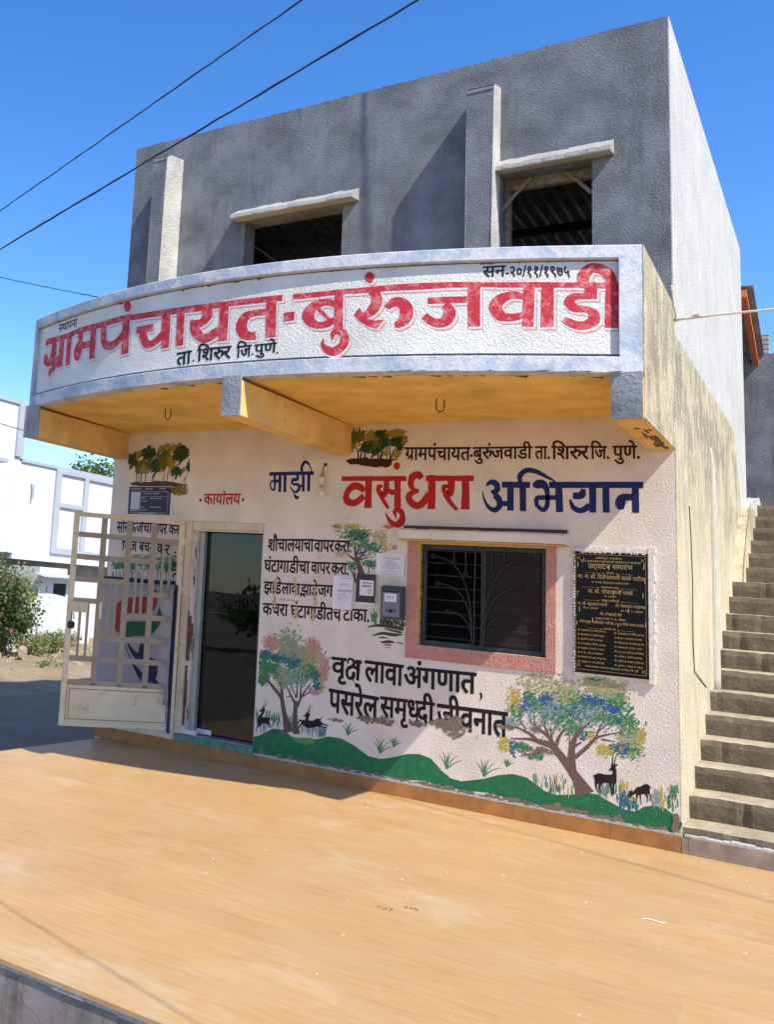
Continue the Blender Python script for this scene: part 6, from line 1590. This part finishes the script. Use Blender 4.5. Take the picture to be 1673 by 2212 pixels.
def rock(c, s, seed, label, rough=.22):
    import bmesh
    bm = bmesh.new(); bmesh.ops.create_icosphere(bm, subdivisions=3, radius=1); r_ = random.Random(seed); fr = [(Vector((r_.gauss(0, 1), r_.gauss(0, 1), r_.gauss(0, 1))).normalized(), r_.uniform(.45, .9)) for _ in range(13)]
    for v in bm.verts:
        k = 1.0
        for d, h in fr:
            t_ = v.co.normalized().dot(d)
            if t_ > h: k = min(k, h/t_)
        v.co = v.co*k
        v.co = Vector((v.co.x*s[0], v.co.y*s[1], v.co.z*s[2]))
    me = bpy.data.meshes.new('rock'); bm.to_mesh(me); bm.free(); me.materials.append(M['rock']); o = bpy.data.objects.new('rock', me); C.objects.link(o); o.location = c; o.rotation_euler = (0, 0, r_.uniform(0, 6))
    return tag(o, label, 'rock', 'rocks on the verge across the road')
rock((-8.15, 7.95, -.02), (.17, .17, .20), 1, 'pale upright boulder, largest on the verge below the bush')
rock((-8.3, 7.3, -.12), (.13, .14, .14), 2, 'pale boulder half cut by the left frame edge')
RL = ['flat tan rock just right of the largest boulder', 'small tan rock in front of the largest boulder', 'long low grey-tan slab in the rubble', 'wedge of rock left of the green weed patch', 'broken rock behind the green weed patch', 'little stone near the road edge', 'rough stone under the dry weeds', 'rock seen through the lower bars of the gate', 'big rounded rock seen through the bottom of the gate', 'dark rubble stone behind the gate bars', 'small stone beside the gate bars', 'flat stone near the far weeds']
RP = [(-7.9, 8.25, -.2, .16), (-7.7, 7.85, -.24, .11), (-7.55, 8.0, -.26, .15), (-7.6, 8.3, -.22, .13), (-7.8, 8.75, -.16, .12), (-7.0, 7.0, -.38, .07), (-8.3, 8.4, -.1, .1), (-8.0, 9.4, -.12, .16), (-7.4, 9.0, -.22, .24), (-8.3, 9.9, -.06, .14), (-8.5, 10.2, -.04, .11), (-7.9, 9.1, -.16, .1)]
for k, (x, y, z, s) in enumerate(RP): r_ = random.Random(60+k); rock((x, y, z), (s*r_.uniform(.8, 1.2), s*r_.uniform(.8, 1.3), s*r_.uniform(.45, .8)), 70+k, RL[k])
q = MB(); q.tube([(-8.9, 9.35, .16), (-8.85, 9.9, .18), (-8.8, 10.4, .15)], [.025, .03, .022], 7); o = q.build('log', M['wood'], own=True); tag(o, 'pale fallen branch lying in the weeds by the white wall', 'log')
def pebbles():
    q = MB(); r_ = random.Random(17)
    for _ in range(4200):
        x = r_.uniform(-9.5, -5.9); y = r_.uniform(3, 14); t_ = min(1, max(0, (-5.6-x)/2.6)); z = -.43+.5*t_*t_*(3-2*t_)*(.75+.25*math.sin(y*.6)); s = r_.uniform(.012, .05)*(1.8 if r_.random() < .06 else 1)
        o = len(q.v); q.v += [(x-s, y, z), (x, y-s, z), (x+s, y, z), (x, y+s, z), (x+r_.uniform(-s, s)*.4, y, z+s*r_.uniform(.7, 1.2))]; q.f += [(o, o+1, o+4), (o+1, o+2, o+4), (o+2, o+3, o+4), (o+3, o, o+4)]; q.m += [0]*4
    o = q.build('rubble', M['rock'], own=True); tag(o, 'small stones and rubble scattered over the verge', 'rubble', kind='stuff')
pebbles()
def tree(c, h, rad, n, L, seed, label, group=None):
    r_ = random.Random(seed); t_ = thing('tree', c, label, 'tree', group); q = MB(); top = Vector((c[0]+r_.uniform(-.2, .2), c[1], c[2]+h))
    q.tube([Vector(c)+Vector((0, 0, -.1)), Vector(c)+Vector((.05, .05, h*.5)), top], [.2, .15, .07], 9)
    for _ in range(9):
        a = r_.uniform(0, 6.28); e = top+Vector((rad[0]*.7*math.cos(a), rad[1]*.7*math.sin(a), rad[2]*r_.uniform(-.2, .7))); b0 = Vector(c)+Vector((0, 0, h*r_.uniform(.55, .95))); q.tube([b0, (b0+e)/2+Vector((0, 0, .15)), e], [.07, .045, .012], 6)
    q.build('trunk', M['bark'], t_); q = MB(); foliage(q, top, rad, n, L, r_, 26); q.build('crown', LV, t_); return t_
tree((-14.2, 17.8, -.46), 5.6, (1.15, 1.15, .9), 3600, .16, 41, 'leafy green tree crown rising behind the white house parapet')
# street trees on the near side of the road, mirrored in the glass door
tree((-5.5, -19, -.46), 1.0, (1.5, 1.6, .6), 1200, .22, 42, 'broad low tree on the near side of the road, mirrored in the glass door', 'trees near the road')
tree((-10.5, -24, -.46), 1.5, (1.6, 2.0, .9), 1300, .25, 43, 'smaller tree on the near side of the road, mirrored in the glass door', 'trees near the road')
bpy.data.objects.remove(fo); bpy.data.curves.remove(fc)
